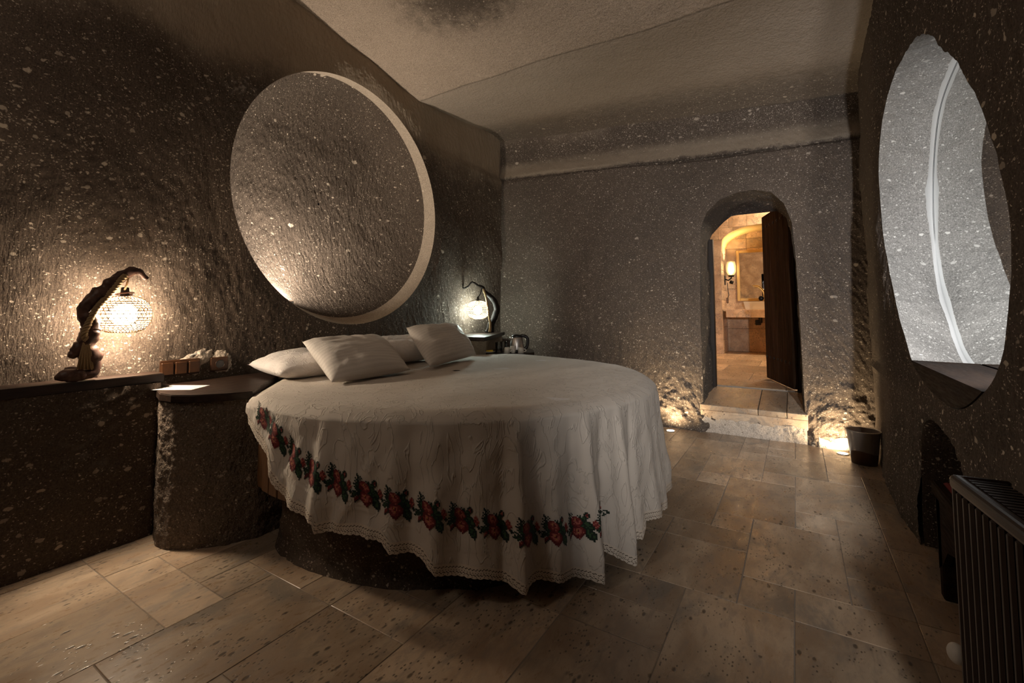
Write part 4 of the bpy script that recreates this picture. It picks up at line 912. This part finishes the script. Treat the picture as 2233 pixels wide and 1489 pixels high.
# ================================================================== FAR CORNER
FL = [(-3.12, 3.50), (-2.58, 3.52), (-2.55, 3.62), (-2.66, 3.85), (-2.80, 4.18), (-2.95, 4.50), (-2.985, 4.58), (-3.16, 4.62)]
struct(rock_face('trim_4', FL, 0, .862, M_farledge_lit, None, .008, 120, 60, 131, sc=8), 'rock ledge in the far left corner under the second driftwood lamp')
fl = prism('far_ledge_board', [(-3.15, 3.5), (-2.52, 3.55), (-2.64, 3.85), (-2.78, 4.18), (-2.93, 4.50), (-2.965, 4.60), (-3.16, 4.64)][::-1], .862, .90, M_woodY, None, .004, 2)
tag(fl, 'dark wooden board capping the far rock ledge under the corner lamp', 'shelf')
fn = prism('far_bedside_board', [(-2.62, 3.58), (-2.51, 3.645), (-2.30, 3.72), (-2.17, 3.755), (-2.2, 3.95), (-2.35, 4.2), (-2.6, 4.42), (-2.88, 4.42), (-2.80, 4.19), (-2.665, 3.87)],   .709, .745, M_woodY, None, .004, 2)
tag(fn, 'dark wooden board behind the bed holding the kettle and cups', 'shelf')
struct(rock_face('trim_5', [(-2.58, 3.66), (-2.36, 3.76), (-2.24, 3.9), (-2.36, 4.15), (-2.6, 4.38)], 0, .709, M_rough, None, .008, 60, 40, 135), 'hewn rock pedestal behind the bed under the kettle')
ZB = .745
k = at_depth(1127, 745, 4.50); kx, ky = k[0], k[1]
kt = empty('electric_kettle', (kx, ky, ZB), 'brushed steel electric kettle with black lid and handle behind the bed', 'kettle')
lathe('power_base', [(.001, 0), (.075, 0), (.075, .016), (.001, .016)], (kx, ky, ZB), M_black, kt, 24)
lathe('body', [(.001, .016), (.070, .016), (.072, .03), (.066, .09), (.055, .14), (.050, .148), (.001, .148)], (kx, ky, ZB), M_steel, kt, 32)
kl = lathe('lid', [(.051, .147), (.053, .157), (.045, .168), (.015, .175), (.001, .176)], (kx, ky, ZB), M_black, kt, 24)
hx = lambda r, z: np.array([kx, ky, ZB + z]) + _R * r
tubes('handle', [(spline([hx(.035, .160), hx(.075, .158), hx(.104, .135), hx(.108, .09), hx(.095, .045), hx(.066, .03)], 7), .016)], M_black, kt, 10)
tubes('spout', [([np.array([kx, ky, ZB + .125]) - _R * .05, np.array([kx, ky, ZB + .147]) - _R * .066], (.02, .012))], M_steel, kt, 10)
def cup(px, py, dep, r, h, flip, label):
    c = at_depth(px, py, dep); e = empty('coffee_cup', (c[0], c[1], ZB), label, 'cup', 'white cups by the kettle')
    pr = [(.001, 0), (r * .72, 0), (r * .80, .006), (r, h), (r - .003, h), (r * .76, .01), (.001, .008)]
    if flip: pr = [(a, h - b) for a, b in pr]
    lathe('bowl', pr, (c[0], c[1], ZB), M_porc, e, 24)
    p0 = np.array([c[0], c[1], ZB]); s = -1 if not flip else 1
    d = _R * .6 * s + _F0 * -.2; d /= np.linalg.norm(d)
    tubes('cup_handle', [(spline([p0 + d * r * .9 + _Z * h * .75, p0 + d * (r + .018) + _Z * h * .65, p0 + d * (r + .014) + _Z * h * .35, p0 + d * r * .8 + _Z * h * .3], 5), .004)], M_porc, e, 6)
cup(1106, 762, 4.38, .032, .056, True, 'white cup upside down, leftmost of the three by the kettle')
cup(1119, 760, 4.40, .028, .066, False, 'white cup standing upright in front of the kettle')
cup(1136, 762, 4.36, .031, .056, True, 'white cup upside down, rightmost of the three by the kettle')
for px, dp, lb in ((1088, 4.46, 'clear glass tumbler on the left, beside the tea packets'), (1098, 4.54, 'clear glass tumbler on the right, closer to the kettle')):
    c = at_depth(px, 755, dp); g = lathe('glass_tumbler', [(.001, .004), (.030, .004), (.033, .10), (.036, .10), (.034, 0), (.001, 0)][::-1], (0, 0, 0), M_glass, None, 24)
    g.location = (c[0], c[1], ZB + .001); tag(g, lb, 'glass', 'glass tumblers by the kettle')
c = at_depth(1064, 764, 4.44); sa = lathe('saucer', [(.001, 0), (.05, 0), (.075, .012), (.074, .015), (.05, .004), (.001, .004)], (0, 0, 0), M_porc, None, 28); sa.location = (c[0], c[1], ZB); tag(sa, 'small white saucer under the yellow tea packets', 'saucer')
for i, (dx, dy, rz, dz, lb) in enumerate(((-.022, -.01, .2, .005, 'yellow tea packet lying left on the white saucer'), (.026, .005, -.15, .005, 'yellow tea packet lying right on the white saucer'))):
    b = boxo('tea_packet', (-.024, -.018, 0), (.024, .018, .020), M_yellow, None, .004, None, 2); p = np.array([c[0], c[1], 0]) + _R * dx + _F0 * dy; b.location = (p[0], p[1], ZB + dz); b.rotation_euler = (0, 0, YAW + rz); tag(b, lb, 'packet', 'tea packets')
c2 = at_depth(1057, 758, 4.56); bl = lathe('sugar_bowl', [(.001, .0), (.028, 0), (.042, .03), (.038, .052), (.02, .066), (.001, .07)], (0, 0, 0), M_porc, None, 24); bl.location = (c2[0], c2[1], ZB); tag(bl, 'small round white sugar bowl behind the yellow tea packets', 'bowl')

# ================================================================== RIGHT SIDE
# oval mirror, sealant, wooden sill
ph = np.linspace(-np.pi, np.pi, 240, endpoint=False); r = oB(ph) + .012
ring = np.stack([OC[0] + np.cos(ph) * r, OC[1] + np.sin(ph) * r], 1)
bm = bmesh.new(); f = [bm.verts.new((XM - .004, p[0], p[1])) for p in ring]; b = [bm.verts.new((XM + .004, p[0], p[1])) for p in ring]; bm.faces.new(f); bm.faces.new(b[::-1])
for i in range(240): bm.faces.new((f[i], b[i], b[(i + 1) % 240], f[(i + 1) % 240]))
mirror = bm_obj('oval_mirror', bm, M_mirror); tag(mirror, 'large oval mirror set deep in the right rock wall', 'mirror')
rr = np.stack([oB(ph) + .006, oB(ph) - .004, oB(ph) - .006, oB(ph) - .004 + .003], 1); xx = np.stack([0 * ph + XM - .004, 0 * ph + XM - .005, 0 * ph + XM - .016, 0 * ph + XM - .045], 1)
oF_b = lambda pr: oF(ph) * (1 - pr) + oB(ph) * pr
xs_ = np.array([.998, .99, .965, .92, .885]); cw = 1 + .22 * fbm(V3(np.cos(ph) * 4, np.sin(ph) * 4, 0 * ph), 1, 3, 77)
XS = 1 - (1 - xs_)[None] * cw[:, None]
RR = oF(ph)[:, None] * (1 - XS) + oB(ph)[:, None] * XS - np.array([.006, .010, .009, .006, -.004])[None]
P = V3(XR + (XM - XR) * XS, OC[0] + np.cos(ph)[:, None] * RR, OC[1] + np.sin(ph)[:, None] * RR)
gridmesh('sealant_bead', P, M_caulk, mirror, closed=True)
tubes('edge_shadow_gap', [(V3(XM - .006 + 0 * ph, OC[0] + np.cos(ph) * (oB(ph) - .009), OC[1] + np.sin(ph) * (oB(ph) - .009)), .0012)], M_black, mirror, 6)
zs_ = .893
ys = []
for side in (1, -1):
    pass
fpts = [p for p in OV_F if p[1] < zs_]; fpts.sort(key=lambda p: p[0]); 
def seg_prism(name, x0, x1, m):
    bm = bmesh.new(); yl, yr_ = fpts[0][0], fpts[-1][0]; sh = .012
    fr = [(yr_ - .0, zs_)] + [(p[0], p[1] + .004) for p in fpts[::-1]] + [(yl, zs_)]
    bk = [(2.55 + (p[0] - 2.55) * .93, zs_ - (zs_ - p[1]) * .9) for p in fr]
    A = [bm.verts.new((x0, p[0], p[1])) for p in fr]; B = [bm.verts.new((x1, p[0], p[1])) for p in bk]
    bm.faces.new(A); bm.faces.new(B[::-1]); n = len(A)
    for i in range(n): bm.faces.new((A[i], B[i], B[(i + 1) % n], A[(i + 1) % n]))
    return bm_obj(name, bm, m)
tag(seg_prism('mirror_sill', XR - .004, XM - .008, M_sill), 'dark wooden sill filling the bottom of the oval mirror niche', 'shelf')
led = empty('mirror_niche_light', (.60, 1.93, 1.6), 'slim strip light hidden at the near edge of the oval mirror niche', 'light')
boxo('strip_housing', (.585, 1.895, 1.10), (.615, 1.915, 1.60), M_white, led, .003)
light('niche_beam', 'AREA', (.60, 1.93, 1.35), P_NICHE, (.95, .97, 1.0), led, aim=(.70, 3.4, 1.25), size=.03, sx=.5).data.spread = R_(120)

# radiator
rd_e = empty('radiator', (.38, 1.2, .08), 'dark brown ribbed panel radiator at the lower right edge', 'radiator')
ra = np.array([.338, 1.650]); rdv = np.array([.034, -.312]); rdv /= np.linalg.norm(rdv); rang = math.atan2(rdv[1], rdv[0]); MR = Matrix.Translation((ra[0], ra[1], 0)) @ Matrix.Rotation(rang, 4, 'Z')
RL = 1.25  # local x runs towards the viewer, local y towards the wall is +? (rotated -84 deg): +y points to +X
boxo('panel', (0, .012, .10), (RL, .10, .70), M_rad, rd_e, .006, MR)
rib0 = None
for i in range(36):
    x = .012 + i * .034
    if rib0 is None: o = rib0 = boxo('rib', (0, -.004, .125), (.019, .016, .685), M_rad, rd_e, .006, None, 1); 
    else: o = rib0.copy(); COL.objects.link(o)
    o.matrix_basis = Matrix.Translation((-0, 0, 0)) @ MR @ Matrix.Translation((x, 0, 0))
boxo('top_rail', (-.008, -.010, .685), (RL, .022, .722), M_rad, rd_e, .012, MR, 3)
boxo('side_panel', (-.010, -.004, .10), (.004, .11, .72), M_rad, rd_e, .004, MR)
bm = bmesh.new()
for i in range(60): box(bm, (.005 + i * .0205, .024, .702), (.017 + i * .0205, .098, .716), 0, MR)
tag(bm_obj('top_grille', bm, M_rad, rd_e), None, None, None, 'stuff')
for xq in (.15, 1.0): boxo('foot', (xq, .02, 0), (xq + .04, .09, .105), M_rad, rd_e, .003, MR)
kp = on_x(2086, 1425, .36); bm = bmesh.new(); bmesh.ops.create_uvsphere(bm, u_segments=20, v_segments=14, radius=.027); bmesh.ops.transform(bm, matrix=Matrix.Translation(kp) @ Matrix.Diagonal((.8, 1, 1, 1)), verts=bm.verts); tag(bm_obj('valve_knob', bm, M_white, rd_e, True), 'white round valve knob')
tubes('valve_pipe', [([(kp[0] + .01, kp[1], kp[2]), (kp[0] + .07, kp[1] - .02, kp[2]), (kp[0] + .08, 1.62, kp[2])], .012)], M_rad, rd_e, 8)

# bench with red seat, standing in the low arch
bn = empty('wooden_bench', (.62, 2.25, 0), 'dark wooden bench with red seat between the radiator and the low arched niche', 'bench')
boxo('seat', (.485, 1.95, .425), (.86, 2.55, .455), M_red, bn, .012, None, 2)
boxo('front_rail', (.455, 1.93, .395), (.49, 2.575, .450), M_bench, bn, .006)
bm = bmesh.new(); prof = [(2.565, .40), (1.94, .40), (1.94, .30), (2.05, .24), (2.25, .27), (2.42, .22), (2.50, .14), (2.565, .10)]
A = [bm.verts.new((.465, p[0], p[1])) for p in prof]; B = [bm.verts.new((.485, p[0], p[1])) for p in prof]; bm.faces.new(A); bm.faces.new(B[::-1])
for i in range(len(prof)): bm.faces.new((A[i], B[i], B[(i + 1) % len(prof)], A[(i + 1) % len(prof)]))
bm_obj('carved_apron', bm, M_bench, bn)
for xx, yy in ((.465, 2.50), (.465, 1.95), (.80, 2.50), (.80, 1.95)):
    bm = bmesh.new(); box(bm, (xx, yy, 0), (xx + .055, yy + .065, .41), .006)
    for v in bm.verts:
        if v.co.z < .2: v.co.y = yy + .03 + (v.co.y - yy - .03) * .75
    bm_obj('leg', bm, M_bench, bn)

# waste bin with liner
bx, by_ = .405, 4.40
bn2 = empty('waste_bin', (bx, by_, 0), 'small brown waste bin with a clear plastic liner by the right wall', 'bin')
lathe('body', [(.001, .004), (.076, .004), (.080, 0), (.106, .24), (.110, .245), (.106, .246), (.100, .24), (.076, .012), (.001, .010)], (bx, by_, 0), M_bin, bn2, 36)
a = np.linspace(0, 2 * np.pi, 72, endpoint=False); zz = np.array([.20, .25, .252, .24, .16, .10]); rl = np.array([.094, .104, .112, .114, .108, .103])
P = V3(bx + np.cos(a)[:, None] * rl, by_ + np.sin(a)[:, None] * rl, zz[None] + 0 * a[:, None]); dn = .003 * fbm(P, 30, 3, 141); P[..., 0] += np.cos(a)[:, None] * np.abs(dn); P[..., 1] += np.sin(a)[:, None] * np.abs(dn); P[:, -1, 2] += .012 * np.sin(a * 3 + 1) + .006 * fbm(P[:, -1], 20, 2, 5)
gridmesh('liner', P, M_bag, bn2, closed=True)

gu, gv = np.meshgrid(np.linspace(.10, .42, 50), np.linspace(0, 1, 16), indexing='ij')
P = V3(gu, 4.735 - .035 * (1 - gv), gv * (.085 + .02 * np.sin(gu * 25))); P[..., 1] += .008 * fbm(P, 14, 3, 161); P[..., 1] += .06 * np.clip((.13 - gu) / .03, 0, 1); P[:, -1, 1] += .06
gridmesh('pale_plaster_foot', P, M_plaster, wall_back)
# floor spotlights
for (x, y, pw, aim, lb) in ((-1.06, 4.59, P_FLOOR_L, (-.98, 4.86, .75), 'small round floor spotlight left of the doorway step'), (.285, 4.60, P_FLOOR_R, (.17, 4.86, .35), 'small round floor spotlight beside the waste bin')):
    e = empty('floor_spotlight', (x, y, 0), lb, 'spotlight', 'recessed floor spotlights')
    rim = lathe('rim', [(.034, .0), (.036, .004), (.046, .005), (.048, -.001)], (x, y, 0), M_steel, e, 24)
    lathe('lens', [(.001, .003), (.034, .003)], (x, y, 0), emis('spot_lens', (1, .86, .62), 22.0), rim, 24)
    light('spot_beam', 'SPOT', (x, y, .03), pw, (1, .76, .46), e, aim=aim, size=.03, spot=150, blend=1.0)

# wall lamp in the lobby behind the viewer (cool) and an added fill globe
wl = empty('lobby_wall_lamp', (.62, -1.37, 1.75), 'two bulb wall lamp in the lobby behind the viewer', 'lamp')
boxo('wall_plate', (.55, -1.385, 1.68), (.80, -1.36, 1.82), M_iron, wl, .004)
for xx, pw, aim, ang in ((.585, P_WALL_LAMP, (-.05, 4.8, 2.75), 74), (.645, P_WALL_LAMP * .75, (.0, 3.5, .55), 46)):
    tubes('arm', [([(.66, -1.365, 1.72), ((xx + .66) / 2, -1.25, 1.64), (xx, -1.20, 1.66)], .010)], M_iron, wl, 8)
    light('lobby_bulb', 'SPOT', (xx, -1.15, 1.70), pw, COOL, wl, aim=aim, size=.02, spot=ang, blend=1.0)
hl = empty('added_fill_globe', (-1.9, -.85, 2.75), 'added unseen fill globe hanging from the ceiling behind the viewer', 'lamp')  # unseen glowing globe, added to lift the shadows across the room
bm = bmesh.new(); bmesh.ops.create_uvsphere(bm, u_segments=20, v_segments=12, radius=.14); bmesh.ops.transform(bm, matrix=Matrix.Translation((-1.9, -.85, 2.75)), verts=bm.verts); bm_obj('fill_globe', bm, emis('fill_glow', (1.0, .84, .68), E_FILL), hl, True)
tubes('fill_globe_cord', [([(-1.9, -.85, 2.87), (-1.9, -.85, 3.66)], .006)], M_black, hl, 6)
